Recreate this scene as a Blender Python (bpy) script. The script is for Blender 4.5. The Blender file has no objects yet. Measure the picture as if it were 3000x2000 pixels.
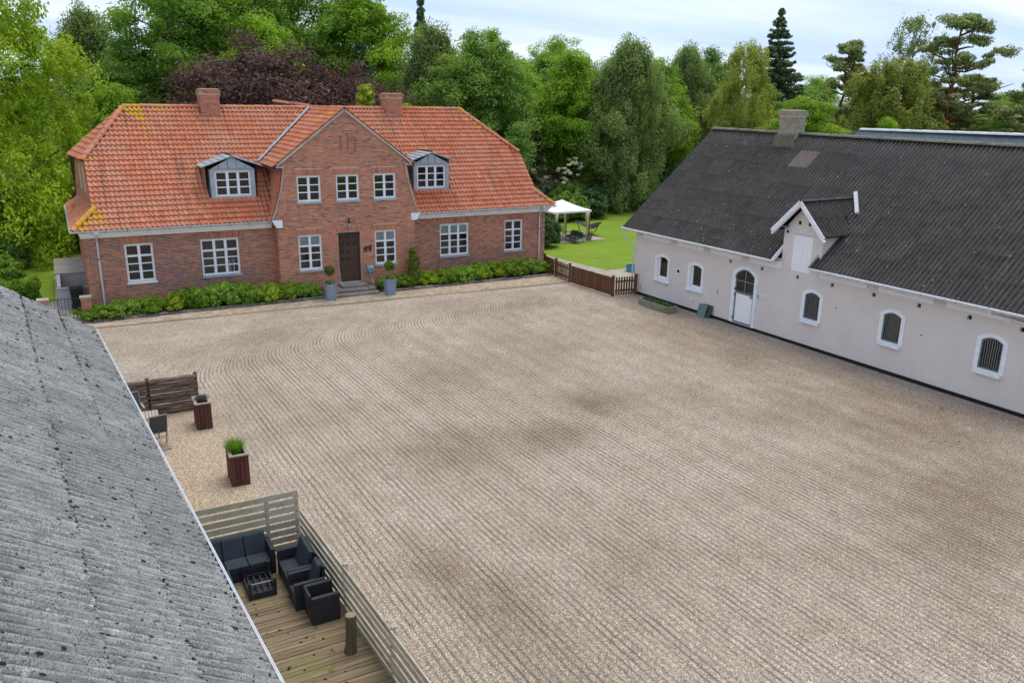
import bpy, math, random
import numpy as np
from mathutils import Matrix, Vector
random.seed(7); RS = np.random.RandomState(11)
sc = bpy.context.scene; COL = sc.collection
R = math.radians; PI = math.pi

# ------------------------------------------------------------------ camera, sky, sun, exposure
def cam_matrix(yaw, pitch, roll, loc):
    f = Vector((math.sin(yaw)*math.cos(pitch), math.cos(yaw)*math.cos(pitch), -math.sin(pitch)))
    r = Vector((math.cos(yaw), -math.sin(yaw), 0)); d = f.cross(r)
    r2 = r*math.cos(roll)+d*math.sin(roll); d2 = -r*math.sin(roll)+d*math.cos(roll)
    m = Matrix((r2, -d2, -f)).transposed().to_4x4(); m.translation = loc
    return m
cd = bpy.data.cameras.new('camera'); cam = bpy.data.objects.new('camera', cd); COL.objects.link(cam)
CAM = Vector((-0.7226, -39.5165, 9.3))
cam.matrix_world = cam_matrix(.5076, .2883, -.0148, CAM)
cd.sensor_width = 36; cd.lens = 2387.7/3000*36; cd.clip_start = .2; cd.clip_end = 3000
sc.camera = cam
SUN = Vector((.30, .12, .95)).normalized()
w = bpy.data.worlds.new('World'); sc.world = w; w.use_nodes = True
nt = w.node_tree; nt.nodes.clear()
def wn(t, **k):
    n = nt.nodes.new(t)
    for a, b in k.items(): setattr(n, a, b)
    return n
sky = wn('ShaderNodeTexSky', sky_type='NISHITA', sun_disc=False)
sky.sun_elevation = math.asin(SUN.z); sky.sun_rotation = math.atan2(SUN.x, SUN.y)
sky.air_density = 1.0; sky.dust_density = .4; sky.ozone_density = 2.5
tc = wn('ShaderNodeTexCoord'); sep = wn('ShaderNodeSeparateXYZ'); nt.links.new(tc.outputs['Generated'], sep.inputs[0])
def wm(op, a, b=None):
    n = wn('ShaderNodeMath', operation=op)
    for i, v in enumerate((a, b)):
        if v is None: continue
        if isinstance(v, (int, float)): n.inputs[i].default_value = v
        else: nt.links.new(v, n.inputs[i])
    return n.outputs[0]
zz = wm('ADD', wm('MAXIMUM', sep.outputs[2], 0.0), .10)
comb = wn('ShaderNodeCombineXYZ')
nt.links.new(wm('DIVIDE', sep.outputs[0], zz), comb.inputs[0]); nt.links.new(wm('DIVIDE', sep.outputs[1], zz), comb.inputs[1])
nz = wn('ShaderNodeTexNoise'); nz.inputs['Scale'].default_value = .85; nz.inputs['Detail'].default_value = 7; nz.inputs['Roughness'].default_value = .52; nz.inputs['Distortion'].default_value = .5
mp = wn('ShaderNodeMapping'); mp.inputs['Rotation'].default_value = (0, 0, R(-29)); mp.inputs['Scale'].default_value = (.32, 1.0, 1); mp.inputs['Location'].default_value = (3.1, 1.7, 0)
nt.links.new(comb.outputs[0], mp.inputs[0]); nt.links.new(mp.outputs[0], nz.inputs['Vector'])
rp = wn('ShaderNodeValToRGB'); rp.color_ramp.elements[0].position = .38; rp.color_ramp.elements[1].position = .66
nt.links.new(nz.outputs[0], rp.inputs[0])
rc = wn('ShaderNodeValToRGB'); rc.color_ramp.elements[0].position = .0; rc.color_ramp.elements[1].position = 1.0
rc.color_ramp.elements[0].color = (.43, .55, .81, 1); rc.color_ramp.elements[1].color = (.68, .73, .82, 1)
nt.links.new(rp.outputs[0], rc.inputs[0])
b1 = wn('ShaderNodeBackground'); b1.inputs[1].default_value = .10; nt.links.new(sky.outputs[0], b1.inputs[0])
b2 = wn('ShaderNodeBackground'); b2.inputs[1].default_value = 1.0; nt.links.new(rc.outputs[0], b2.inputs[0])
mx = wn('ShaderNodeMixShader'); mx.inputs[0].default_value = .88
nt.links.new(b1.outputs[0], mx.inputs[1]); nt.links.new(b2.outputs[0], mx.inputs[2])
wo = wn('ShaderNodeOutputWorld'); nt.links.new(mx.outputs[0], wo.inputs[0])
sl = bpy.data.lights.new('sun', 'SUN'); sl.energy = 1.7; sl.angle = R(40); sl.color = (1, .93, .82)
so = bpy.data.objects.new('sun', sl); COL.objects.link(so)
so.rotation_euler = SUN.to_track_quat('Z', 'Y').to_euler(); so.location = (0, 0, 60)
vs = sc.view_settings; vs.view_transform = 'Standard'; vs.look = 'None'; vs.gamma = 1; vs.exposure = .58; vs.use_curve_mapping = False
sc.cycles.max_bounces = 8; sc.cycles.diffuse_bounces = 5; sc.cycles.glossy_bounces = 2; sc.cycles.transparent_max_bounces = 8; sc.cycles.transmission_bounces = 4

# ------------------------------------------------------------------ helpers: objects
def link(o, parent=None, kind=None, label=None, cat=None, group=None):
    COL.objects.link(o)
    if parent is not None: o.parent = parent
    if kind: o['kind'] = kind
    if label: o['label'] = label
    if cat: o['category'] = cat
    if group: o['group'] = group
    return o
def thing(name, label, cat, loc=(0, 0, 0), rz=0, group=None):
    o = bpy.data.objects.new(name, None); o.empty_display_size = .2
    o.location = loc; o.rotation_euler = (0, 0, rz)
    return link(o, None, None, label, cat, group)
def inst(name, me, parent=None, loc=(0, 0, 0), rot=(0, 0, 0), scale=(1, 1, 1), color=None, **k):
    o = bpy.data.objects.new(name, me); o.location = loc; o.rotation_euler = rot; o.scale = scale
    if color: o.color = color
    return link(o, parent, **k)
def instm(name, me, mat, parent=None, color=None, **k):
    o = bpy.data.objects.new(name, me); o.matrix_local = mat
    if color: o.color = color
    link(o, parent, **k); o.matrix_parent_inverse = Matrix(); o.matrix_local = mat
    return o
def copy_thing(root, loc, rz=0, scale=(1, 1, 1), label=None, group=None):
    r = root.copy(); COL.objects.link(r); r.location = loc; r.rotation_euler = (0, 0, rz); r.scale = scale
    if label: r['label'] = label
    if group: r['group'] = group
    for ch in list(root.children):
        c = ch.copy(); COL.objects.link(c); c.parent = r
        for g in list(ch.children):
            d = g.copy(); COL.objects.link(d); d.parent = c
    return r
class MB:
    def __init__(s): s.v = []; s.f = []; s.t = []
    def face(s, pts, t=.5):
        n = len(s.v); s.v += [tuple(p) for p in pts]; s.f.append(tuple(range(n, n+len(pts)))); s.t.append(t)
    def box(s, x0, x1, y0, y1, z0, z1, t=.5, skip=''):
        if x0 > x1: x0, x1 = x1, x0
        if y0 > y1: y0, y1 = y1, y0
        if z0 > z1: z0, z1 = z1, z0
        n = len(s.v); s.v += [(x0,y0,z0),(x1,y0,z0),(x1,y1,z0),(x0,y1,z0),(x0,y0,z1),(x1,y0,z1),(x1,y1,z1),(x0,y1,z1)]
        for c, q in (('b',(3,2,1,0)),('t',(4,5,6,7)),('f',(0,1,5,4)),('r',(1,2,6,5)),('k',(2,3,7,6)),('l',(3,0,4,7))):
            if c not in skip: s.f.append(tuple(n+i for i in q)); s.t.append(t)
        return s
    def bar(s, p, q, w, h=None, up=(0, 0, 1), t=.5):
        h = h or w; p = Vector(p); q = Vector(q); d = (q-p).normalized(); up = Vector(up)
        if abs(d.dot(up)) > .98: up = Vector((0, 1, 0))
        a = d.cross(up).normalized(); b = a.cross(d).normalized(); n = len(s.v)
        for c in (p, q):
            for i, j in ((-1,-1),(1,-1),(1,1),(-1,1)): s.v.append(tuple(c+a*(i*w/2)+b*(j*h/2)))
        for f in ((0,1,2,3),(7,6,5,4),(0,4,5,1),(1,5,6,2),(2,6,7,3),(3,7,4,0)): s.f.append(tuple(n+i for i in f)); s.t.append(t)
        return s
    def tube(s, pts, rad, n=6, cap=True, t=.5):
        pts = [Vector(p) for p in pts]
        if not isinstance(rad, (list, tuple)): rad = [rad]*len(pts)
        base = len(s.v); prev = None
        for i, p in enumerate(pts):
            d = (pts[min(i+1, len(pts)-1)]-pts[max(i-1, 0)]).normalized()
            up = Vector((0, 0, 1)) if abs(d.z) < .95 else Vector((1, 0, 0))
            a = d.cross(up).normalized()
            if prev is not None:
                a2 = prev-d*prev.dot(d)
                if a2.length > 1e-4: a = a2.normalized()
            prev = a; b = d.cross(a).normalized()
            for k in range(n):
                an = 2*PI*k/n; s.v.append(tuple(p+a*(math.cos(an)*rad[i])+b*(math.sin(an)*rad[i])))
        for i in range(len(pts)-1):
            for k in range(n):
                s.f.append((base+i*n+k, base+i*n+(k+1) % n, base+(i+1)*n+(k+1) % n, base+(i+1)*n+k)); s.t.append(t)
        if cap:
            s.f.append(tuple(base+k for k in range(n))[::-1]); s.t.append(t)
            e = base+(len(pts)-1)*n; s.f.append(tuple(e+k for k in range(n))); s.t.append(t)
        return s
    def prism(s, poly, axis, a0, a1, t=.5):
        # poly in the two other axes; axis 'x','y','z'
        def mk(u, v, a): return {'x': (a, u, v), 'y': (u, a, v), 'z': (u, v, a)}[axis]
        n = len(s.v); m = len(poly)
        s.v += [mk(u, v, a0) for u, v in poly]+[mk(u, v, a1) for u, v in poly]
        s.f.append(tuple(range(n, n+m))); s.f.append(tuple(range(n+2*m-1, n+m-1, -1))); s.t += [t, t]
        for i in range(m):
            j = (i+1) % m; s.f.append((n+i, n+m+i, n+m+j, n+j)); s.t.append(t)
        return s
    def mesh(s, name, mat, smooth=False, fix=True):
        me = bpy.data.meshes.new(name); me.from_pydata(s.v, [], s.f)
        if mat: me.materials.append(mat)
        a = me.attributes.new('tone', 'FLOAT', 'FACE'); a.data.foreach_set('value', np.array(s.t, 'f'))
        if fix:
            import bmesh
            bm = bmesh.new(); bm.from_mesh(me); bmesh.ops.recalc_face_normals(bm, faces=bm.faces[:]); bm.to_mesh(me); bm.free()
        if smooth: me.polygons.foreach_set('use_smooth', [True]*len(me.polygons))
        return me
    def build(s, name, mat, parent=None, smooth=False, bevel=0, fix=True, **k):
        o = bpy.data.objects.new(name, s.mesh(name, mat, smooth, fix)); link(o, parent, **k)
        if bevel:
            m = o.modifiers.new('bevel', 'BEVEL'); m.width = bevel; m.segments = 2; m.limit_method = 'ANGLE'
        return o
def np_mesh(name, V, F, mat, tone=None, smooth=False):
    V = np.asarray(V, 'f'); F = np.asarray(F, 'i'); k = F.shape[1]
    me = bpy.data.meshes.new(name); me.vertices.add(len(V)); me.vertices.foreach_set('co', V.ravel())
    me.loops.add(F.size); me.loops.foreach_set('vertex_index', F.ravel())
    me.polygons.add(len(F)); me.polygons.foreach_set('loop_start', np.arange(0, F.size, k, dtype='i'))
    me.polygons.foreach_set('loop_total', np.full(len(F), k, 'i'))
    if tone is not None:
        a = me.attributes.new('tone', 'FLOAT', 'FACE'); a.data.foreach_set('value', np.asarray(tone, 'f'))
    me.update(calc_edges=True); me.materials.append(mat)
    if smooth: me.polygons.foreach_set('use_smooth', [True]*len(F))
    return me

# ------------------------------------------------------------------ helpers: materials
class NT:
    def __init__(s, name):
        s.m = bpy.data.materials.new(name); s.m.use_nodes = True; s.t = s.m.node_tree; s.t.nodes.clear()
        s.out = s.t.nodes.new('ShaderNodeOutputMaterial')
        s.pos = s.n('ShaderNodeNewGeometry').outputs['Position']
    def n(s, ty, **k):
        n = s.t.nodes.new(ty)
        for a, b in k.items():
            if a in n.inputs.keys() or a.replace('_', ' ') in n.inputs.keys(): s.set(n.inputs[a if a in n.inputs.keys() else a.replace('_', ' ')], b)
            else: setattr(n, a, b)
        return n
    def set(s, sock, v):
        if isinstance(v, bpy.types.NodeSocket): s.t.links.new(v, sock)
        elif v is not None: sock.default_value = v if not (isinstance(v, tuple) and len(v) == 3 and sock.type == 'RGBA') else (*v, 1)
    def math(s, op, a, b=0.0, clamp=False):
        n = s.t.nodes.new('ShaderNodeMath'); n.operation = op; n.use_clamp = clamp; s.set(n.inputs[0], a); s.set(n.inputs[1], b); return n.outputs[0]
    def mix(s, f, a, b, mode='MIX'):
        n = s.t.nodes.new('ShaderNodeMix'); n.data_type = 'RGBA'; n.blend_type = mode
        s.set(n.inputs[0], f); s.set(n.inputs[6], a); s.set(n.inputs[7], b); return n.outputs[2]
    def noise(s, scale, detail=4, rough=.55, vec=None, dist=0):
        n = s.t.nodes.new('ShaderNodeTexNoise'); n.inputs['Scale'].default_value = scale; n.inputs['Detail'].default_value = detail
        n.inputs['Roughness'].default_value = rough; n.inputs['Distortion'].default_value = dist
        s.set(n.inputs['Vector'], vec or s.pos); return n.outputs[0]
    def vor(s, scale, vec=None, out='Distance', rnd=1):
        n = s.t.nodes.new('ShaderNodeTexVoronoi'); n.inputs['Scale'].default_value = scale; n.inputs['Randomness'].default_value = rnd; s.set(n.inputs['Vector'], vec or s.pos); return n.outputs[out]
    def ramp(s, f, stops, interp='LINEAR'):
        n = s.t.nodes.new('ShaderNodeValToRGB'); e = n.color_ramp.elements; n.color_ramp.interpolation = interp
        while len(e) < len(stops): e.new(.5)
        for i, (p, c) in enumerate(stops):
            e[i].position = p; e[i].color = (c, c, c, 1) if isinstance(c, (int, float)) else (*c, 1)
        s.set(n.inputs[0], f); return n.outputs[0]
    def mapv(s, scale=(1, 1, 1), rot=(0, 0, 0), vec=None):
        n = s.t.nodes.new('ShaderNodeMapping'); n.inputs['Scale'].default_value = scale; n.inputs['Rotation'].default_value = rot
        s.set(n.inputs[0], vec or s.pos); return n.outputs[0]
    def attr(s, name, out='Fac'):
        n = s.t.nodes.new('ShaderNodeAttribute'); n.attribute_name = name; return n.outputs[out]
    def bump(s, h, strength=.3, dist=.02):
        n = s.t.nodes.new('ShaderNodeBump'); n.inputs['Strength'].default_value = strength; n.inputs['Distance'].default_value = dist; s.set(n.inputs['Height'], h); return n.outputs[0]
    def bsdf(s, col, rough=.8, spec=.3, metal=0, normal=None, **k):
        n = s.t.nodes.new('ShaderNodeBsdfPrincipled'); s.set(n.inputs['Base Color'], col); s.set(n.inputs['Roughness'], rough)
        s.set(n.inputs['Specular IOR Level'], spec); s.set(n.inputs['Metallic'], metal)
        if normal is not None: s.set(n.inputs['Normal'], normal)
        s.t.links.new(n.outputs[0], s.out.inputs[0]); s.b = n; return s.m
def surf(name, a, b, scale=4, rough=.8, spec=.3, metal=0, bump=.15, bscale=40, stretch=(1, 1, 1), tone=None, dirt=None, dirt_scale=1.2):
    n = NT(name); v = n.mapv(stretch)
    c = n.ramp(n.noise(scale, 6, .6, v), [(.3, a), (.7, b)])
    if tone: c = n.mix(n.attr('tone'), c, tone, 'MIX') if isinstance(tone, tuple) else n.mix(1.0, c, n.ramp(n.attr('tone'), [(0, 1-tone), (1, 1+tone)]), 'MULTIPLY')
    if dirt:
        c = n.mix(n.ramp(n.noise(dirt_scale, 7, .65), [(.45, 0.0), (.75, .8)]), c, dirt)
    nrm = n.bump(n.noise(bscale, 5, .6, v), bump, .02) if bump else None
    return n.bsdf(c, rough, spec, metal, nrm)
M = {}
# brick: tone attribute per brick
n = NT('brick')
tn = n.attr('tone')
c = n.ramp(tn, [(0, (.18, .115, .105)), (.20, (.27, .135, .108)), (.36, (.42, .165, .105)), (.62, (.55, .21, .118)), (.85, (.62, .26, .14)), (1, (.66, .34, .20))])
c = n.mix(.55, c, n.ramp(n.noise(30, 5, .6), [(.3, .6), (.7, 1.3)]), 'MULTIPLY')
c = n.mix(n.ramp(n.noise(.7, 5, .6), [(.58, 0.0), (.8, .22)]), c, (.46, .38, .31))
M['brick'] = n.bsdf(c, .88, .2, 0, n.bump(n.noise(90, 4), .35, .01))
M['mortar'] = surf('mortar', (.50, .41, .32), (.62, .52, .42), 9, .95, .1, bump=.3, bscale=120)
M['mortar_pale'] = surf('mortar_pale', (.42, .37, .31), (.56, .50, .43), 6, .95, .1, bump=.4, bscale=60, dirt=(.22, .19, .15))
def tile_mat(name, obj):
    n = NT(name)
    if obj:
        oi = n.n('ShaderNodeObjectInfo'); sp = n.n('ShaderNodeSeparateColor'); n.set(sp.inputs[0], oi.outputs['Color']); tn, li = sp.outputs[0], sp.outputs[1]
    else:
        at = n.attr('tl', 'Vector'); sp = n.n('ShaderNodeSeparateXYZ'); n.set(sp.inputs[0], at); tn, li = sp.outputs[0], sp.outputs[1]
    c = n.ramp(tn, [(0, (.44, .115, .045)), (.30, (.50, .16, .078)), (.65, (.56, .20, .105)), (1, (.61, .26, .155))])
    # grey weathering, streaks that run down the slope, speckle
    g = n.noise(.55, 6, .62); c = n.mix(n.ramp(g, [(.42, 0.0), (.70, .6)]), c, (.50, .27, .185))
    s = n.noise(1.0, 5, .6, n.mapv((4.2, .28, .28))); c = n.mix(n.ramp(s, [(.54, 0.0), (.70, .6)]), c, (.19, .085, .05))
    s2 = n.noise(14, 4, .6); c = n.mix(n.ramp(s2, [(.60, 0.0), (.75, .5)]), c, (.45, .38, .30))
    s3 = n.noise(9, 3, .6); c = n.mix(n.ramp(s3, [(.60, 0.0), (.74, .7)]), c, (.14, .085, .05))
    lf = n.math('MULTIPLY', li, n.ramp(n.noise(7, 4, .6), [(.25, .35), (.5, 1.0)]))
    c = n.mix(lf, c, n.ramp(n.noise(20, 4), [(.35, (.45, .24, .02)), (.65, (.62, .36, .03))]))
    return n.bsdf(c, .78, .25, 0, n.bump(n.noise(60, 4), .25, .01))
M['tile'] = tile_mat('clay_tile', False); M['tile_obj'] = tile_mat('clay_tile_single', True)
M['white'] = surf('white_paint', (.80, .82, .84), (.86, .88, .90), 3, .45, .4, bump=.05, dirt=(.66, .65, .63), dirt_scale=5)
M['white_pure'] = surf('white_cloth', (.86, .86, .85), (.9, .9, .9), 3, .8, .1, bump=.05)
M['cornice'] = surf('cornice_paint', (.80, .80, .80), (.86, .86, .86), 2, .6, .3, bump=.08, dirt=(.66, .65, .63))
M['zinc'] = surf('zinc', (.31, .36, .39), (.42, .47, .50), 2.5, .5, .5, metal=.25, bump=.05)
M['zinc_dark'] = surf('zinc_seam', (.07, .08, .09), (.1, .11, .12), 4, .6, .4, bump=0)
M['gutter'] = surf('gutter_metal', (.52, .55, .58), (.64, .67, .70), 3, .4, .5, metal=.2, bump=.03)
M['iron'] = surf('dark_iron', (.015, .015, .017), (.035, .034, .034), 12, .6, .4, bump=.1)
M['lead'] = surf('lead_flashing', (.20, .22, .26), (.30, .33, .38), 6, .6, .5, metal=.2, bump=.2)
def glass(name, tint=(.80, .86, .86), refl=1.0):
    n = NT(name); t = n.n('ShaderNodeBsdfTransparent'); t.inputs[0].default_value = (*tint, 1)
    g = n.n('ShaderNodeBsdfGlossy'); g.inputs['Roughness'].default_value = .04; g.inputs['Color'].default_value = (.9, .93, .95, 1)
    b = n.bump(n.noise(2.2, 2), .05, .05); n.set(g.inputs['Normal'], b)
    fr = n.n('ShaderNodeFresnel'); fr.inputs[0].default_value = 1.62
    mx = n.n('ShaderNodeMixShader'); n.set(mx.inputs[0], n.math('MULTIPLY', n.math('ADD', fr.outputs[0], .0), refl))
    n.t.links.new(t.outputs[0], mx.inputs[1]); n.t.links.new(g.outputs[0], mx.inputs[2]); n.t.links.new(mx.outputs[0], n.out.inputs[0]); return n.m
M['glass'] = glass('window_glass'); M['glass_green'] = glass('greenish_glass', (.45, .62, .56))
M['room'] = surf('room_plaster', (.36, .31, .26), (.48, .42, .36), 1.2, .9, .1, bump=0)
M['room2'] = surf('room_brown', (.22, .16, .11), (.32, .24, .17), 1.2, .9, .1, bump=0)
M['room3'] = surf('room_pale', (.50, .47, .42), (.62, .58, .52), 1.2, .9, .1, bump=0)
M['blind'] = surf('blind_cloth', (.50, .56, .56), (.58, .64, .64), 3, .9, .1, bump=.05)
M['door_wood'] = surf('dark_door_wood', (.055, .028, .019), (.10, .05, .033), 5, .5, .4, bump=.15, stretch=(8, 8, .8))
M['door_pane'] = surf('dark_door_pane', (.016, .014, .013), (.03, .026, .024), 5, .2, .5, bump=0)
M['stone'] = surf('step_stone', (.17, .155, .135), (.30, .275, .24), 7, .85, .25, bump=.4, bscale=50, dirt=(.11, .10, .08))
M['kerb'] = surf('kerb_stone', (.15, .13, .11), (.27, .245, .21), 5, .9, .2, bump=.5, bscale=30, tone=.3, dirt=(.10, .10, .07))
M['soil'] = surf('soil', (.045, .033, .024), (.085, .062, .045), 6, .95, .1, bump=.6, bscale=25)
M['paver'] = surf('yellow_paver', (.37, .285, .195), (.49, .385, .275), 5, .9, .2, bump=.4, bscale=60, tone=.25, dirt=(.30, .235, .17))
M['slab'] = surf('concrete_slab', (.33, .29, .24), (.44, .395, .34), 2.2, .9, .2, bump=.3, bscale=40, dirt=(.24, .22, .18))
M['blue_pot'] = surf('blue_grey_pot', (.20, .245, .31), (.26, .305, .38), 3, .6, .3, bump=.08)
M['picket'] = surf('brown_picket', (.10, .045, .023), (.17, .08, .042), 4, .75, .25, bump=.25, stretch=(7, 7, .7), tone=.3)
M['bark'] = surf('bark', (.055, .042, .032), (.12, .095, .07), 6, .95, .1, bump=.7, bscale=14, stretch=(3, 3, .5))
M['bark_grey'] = surf('grey_bark', (.14, .125, .10), (.27, .24, .19), 6, .95, .1, bump=.4, bscale=14)
M['bark_birch'] = surf('birch_bark', (.22, .20, .17), (.55, .53, .48), 5, .9, .1, bump=.3)
M['bark_pine'] = surf('pine_bark', (.13, .055, .03), (.24, .11, .06), 5, .95, .1, bump=.5, bscale=12)
M['render'] = None
n = NT('painted_brick_wall')       # painted brickwork of the barn: faint courses under the paint
tc2 = n.n('ShaderNodeTexCoord'); bt = n.n('ShaderNodeTexBrick'); mpn = n.n('ShaderNodeMapping'); mpn.inputs['Rotation'].default_value = (R(90), 0, 0)
n.set(mpn.inputs[0], tc2.outputs['Object']); n.set(bt.inputs['Vector'], mpn.outputs[0])
bt.inputs['Scale'].default_value = 1; bt.inputs['Brick Width'].default_value = .24; bt.inputs['Row Height'].default_value = .067; bt.inputs['Mortar Size'].default_value = .008; bt.inputs['Mortar Smooth'].default_value = .5
c = n.ramp(n.noise(.8, 6, .6), [(.3, (.67, .61, .56)), (.7, (.73, .67, .62))])
c = n.mix(n.ramp(n.noise(9, 5, .65), [(.55, 0.0), (.8, .35)]), c, (.56, .50, .455))
c = n.mix(n.ramp(n.noise(1.0, 6, .65, n.mapv((3.2, 3.2, .5))), [(.56, 0.0), (.8, .35)]), c, (.52, .47, .42))
hh = n.math('ADD', n.math('MULTIPLY', bt.outputs['Fac'], -1.0), n.math('MULTIPLY', n.noise(22, 5), .9))
M['render'] = n.bsdf(c, .85, .2, 0, n.bump(hh, .30, .012))
M['tar'] = surf('black_plinth', (.006, .007, .009), (.016, .018, .02), 5, .6, .3, bump=.2)
M['teal_metal'] = surf('grey_green_metal', (.11, .15, .16), (.17, .21, .22), 6, .5, .4, metal=.2, bump=.05)
M['bar_metal'] = surf('galvanised_bar', (.20, .21, .18), (.32, .33, .29), 8, .5, .4, metal=.3, bump=.05)
def sheet_mat(name, lo, hi, moss, spots, valley=.6, vcol=(.05, .05, .045), streak=.25, ridge=False):
    n = NT(name)
    oi = n.n('ShaderNodeObjectInfo')
    c = n.ramp(n.noise(1.6, 7, .65), [(.3, lo), (.7, hi)])
    c = n.mix(1.0, c, n.ramp(oi.outputs['Random'], [(0, .86), (1, 1.14)]), 'MULTIPLY')
    c = n.mix(n.ramp(n.noise(24, 5, .7), [(.52, 0.0), (.72, .55)]), c, moss)
    c = n.mix(n.ramp(n.noise(3.1, 6, .7), [(.55, 0.0), (.75, .5)]), c, moss)
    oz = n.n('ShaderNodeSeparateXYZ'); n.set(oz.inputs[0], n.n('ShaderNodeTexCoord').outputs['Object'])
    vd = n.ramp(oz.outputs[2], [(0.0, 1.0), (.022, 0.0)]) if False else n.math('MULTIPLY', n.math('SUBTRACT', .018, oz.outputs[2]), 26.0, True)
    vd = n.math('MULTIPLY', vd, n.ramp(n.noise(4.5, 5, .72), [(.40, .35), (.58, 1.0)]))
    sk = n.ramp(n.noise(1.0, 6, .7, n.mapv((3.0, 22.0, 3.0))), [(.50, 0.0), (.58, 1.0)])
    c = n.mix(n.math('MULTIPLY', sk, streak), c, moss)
    c = n.mix(n.math('MULTIPLY', vd, valley), c, vcol)  # valley dirt, darkened further so the colour carries the shading of the corrugation
    if ridge:
        pz = n.n('ShaderNodeSeparateXYZ'); n.set(pz.inputs[0], n.pos); c = n.mix(n.math('MULTIPLY', n.math('MULTIPLY', n.math('SUBTRACT', pz.outputs[2], 7.35), 1.3, True), n.ramp(n.noise(7, 5, .7), [(.42, 0.0), (.60, .8)])), c, (.20, .19, .145))
    v = n.vor(2.4); sz = n.math('MULTIPLY', n.noise(3.3, 2), .17)
    m = n.math('MULTIPLY', n.math('LESS_THAN', v, sz), n.math('GREATER_THAN', n.noise(1.1, 3), .42))
    v2 = n.vor(7.0); m = n.math('MAXIMUM', m, n.math('MULTIPLY', n.math('LESS_THAN', v2, n.math('MULTIPLY', n.noise(5, 2), .22)), n.math('GREATER_THAN', n.noise(.8, 4), .50)))
    c = n.mix(n.math('MULTIPLY', m, .8), c, spots)
    c = n.mix(n.ramp(n.noise(60, 3, .7), [(.62, 0.0), (.72, .55)]), c, spots)
    c = n.mix(n.math('MULTIPLY', n.ramp(n.noise(48, 4, .8), [(.50, 0.0), (.56, .95)]), n.ramp(n.noise(2.0, 5, .7), [(.36, .35), (.60, 1.0)])), c, moss)
    return n.bsdf(c, .9, .15, 0, n.bump(n.noise(55, 5, .65), .4, .012))
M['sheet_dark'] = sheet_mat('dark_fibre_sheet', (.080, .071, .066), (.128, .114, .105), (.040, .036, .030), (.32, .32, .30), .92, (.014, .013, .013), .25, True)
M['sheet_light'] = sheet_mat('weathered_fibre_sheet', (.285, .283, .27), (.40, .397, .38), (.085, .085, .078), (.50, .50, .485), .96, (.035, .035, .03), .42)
M['sheet_brown'] = surf('brown_sheet', (.16, .125, .10), (.22, .18, .15), 5, .9, .15, bump=.3)
M['sheet_blue'] = surf('blue_grey_sheet', (.10, .125, .145), (.16, .185, .205), 4, .85, .2, bump=.2)
M['ridge_moss'] = surf('mossy_ridge', (.12, .115, .085), (.22, .21, .16), 7, .95, .1, bump=.5, bscale=30, dirt=(.05, .05, .025))
M['moss'] = surf('moss', (.018, .019, .014), (.045, .045, .030), 14, .95, .05, bump=.5, bscale=60)
M['chimney_yellow'] = surf('yellow_brick', (.30, .25, .185), (.42, .36, .27), 6, .92, .15, bump=.4, bscale=50, tone=.25, dirt=(.20, .18, .14))
M['deck'] = surf('green_brown_deck', (.14, .102, .058), (.265, .20, .125), 3, .85, .2, bump=.3, stretch=(.6, 9, 9), tone=.22, dirt=(.19, .18, .05), dirt_scale=.9)
M['grey_wood'] = surf('weathered_slat', (.36, .315, .235), (.55, .49, .38), 3, .9, .15, bump=.35, stretch=(2, 2, 9), tone=.18, dirt=(.30, .29, .15))
M['old_log'] = surf('old_half_log', (.075, .050, .036), (.25, .19, .14), 4, .95, .1, bump=.6, stretch=(1.2, 6, 6))
M['stump'] = surf('stump_wood', (.075, .058, .036), (.17, .135, .085), 5, .95, .1, bump=.5, stretch=(5, 5, .6))
M['red_wood'] = surf('red_brown_board', (.075, .026, .019), (.115, .042, .030), 3, .75, .25, bump=.25, stretch=(7, 7, .7), tone=.2)
M['rim_wood'] = surf('grey_rim_board', (.24, .205, .15), (.36, .31, .24), 3, .9, .15, bump=.3)
M['rattan'] = surf('dark_rattan', (.012, .013, .017), (.024, .026, .032), 10, .5, .4, bump=.6, bscale=90)
M['cushion'] = surf('dark_blue_cushion', (.018, .026, .033), (.034, .046, .056), 2.2, .75, .25, bump=.15, bscale=30)
M['textile'] = surf('grey_textile', (.045, .055, .058), (.065, .075, .078), 4, .6, .3, bump=.2, bscale=90)
M['alu'] = surf('grey_aluminium', (.22, .24, .25), (.32, .34, .35), 5, .4, .5, metal=.4, bump=0)
M['teak'] = surf('pale_teak', (.36, .29, .22), (.50, .41, .33), 4, .8, .2, bump=.2, stretch=(9, 1, 1))
M['teak_brown'] = surf('teak_brown', (.16, .075, .035), (.25, .12, .06), 4, .7, .3, bump=.1)
M['sand_curtain'] = surf('sand_curtain', (.56, .46, .33), (.66, .56, .42), 3, .9, .1, bump=.2, bscale=8, stretch=(4, 4, .3))
M['lilac'] = surf('lilac_cloth', (.52, .44, .72), (.62, .54, .80), 3, .9, .1, bump=.2, bscale=10)
M['hammock_dark'] = surf('dark_hammock', (.03, .03, .035), (.06, .06, .065), 5, .9, .1, bump=.2)
M['pool_blue'] = surf('pool_blue', (.05, .26, .46), (.06, .31, .52), 3, .5, .4, bump=.03)
M['trough'] = surf('mossy_concrete', (.20, .185, .14), (.32, .30, .235), 4, .95, .15, bump=.5, bscale=45, dirt=(.14, .15, .07))
M['plastic_black'] = surf('black_plastic', (.010, .010, .011), (.018, .018, .02), 4, .45, .4, bump=.05)
M['sign_blue'] = surf('sign_blue', (.02, .10, .28), (.025, .12, .32), 3, .5, .3, bump=0)
M['grey_text'] = surf('sign_text', (.05, .09, .12), (.06, .11, .14), 3, .6, .3, bump=0)
M['navy'] = surf('navy_disc', (.02, .02, .06), (.03, .03, .08), 3, .5, .3, bump=0)
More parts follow.
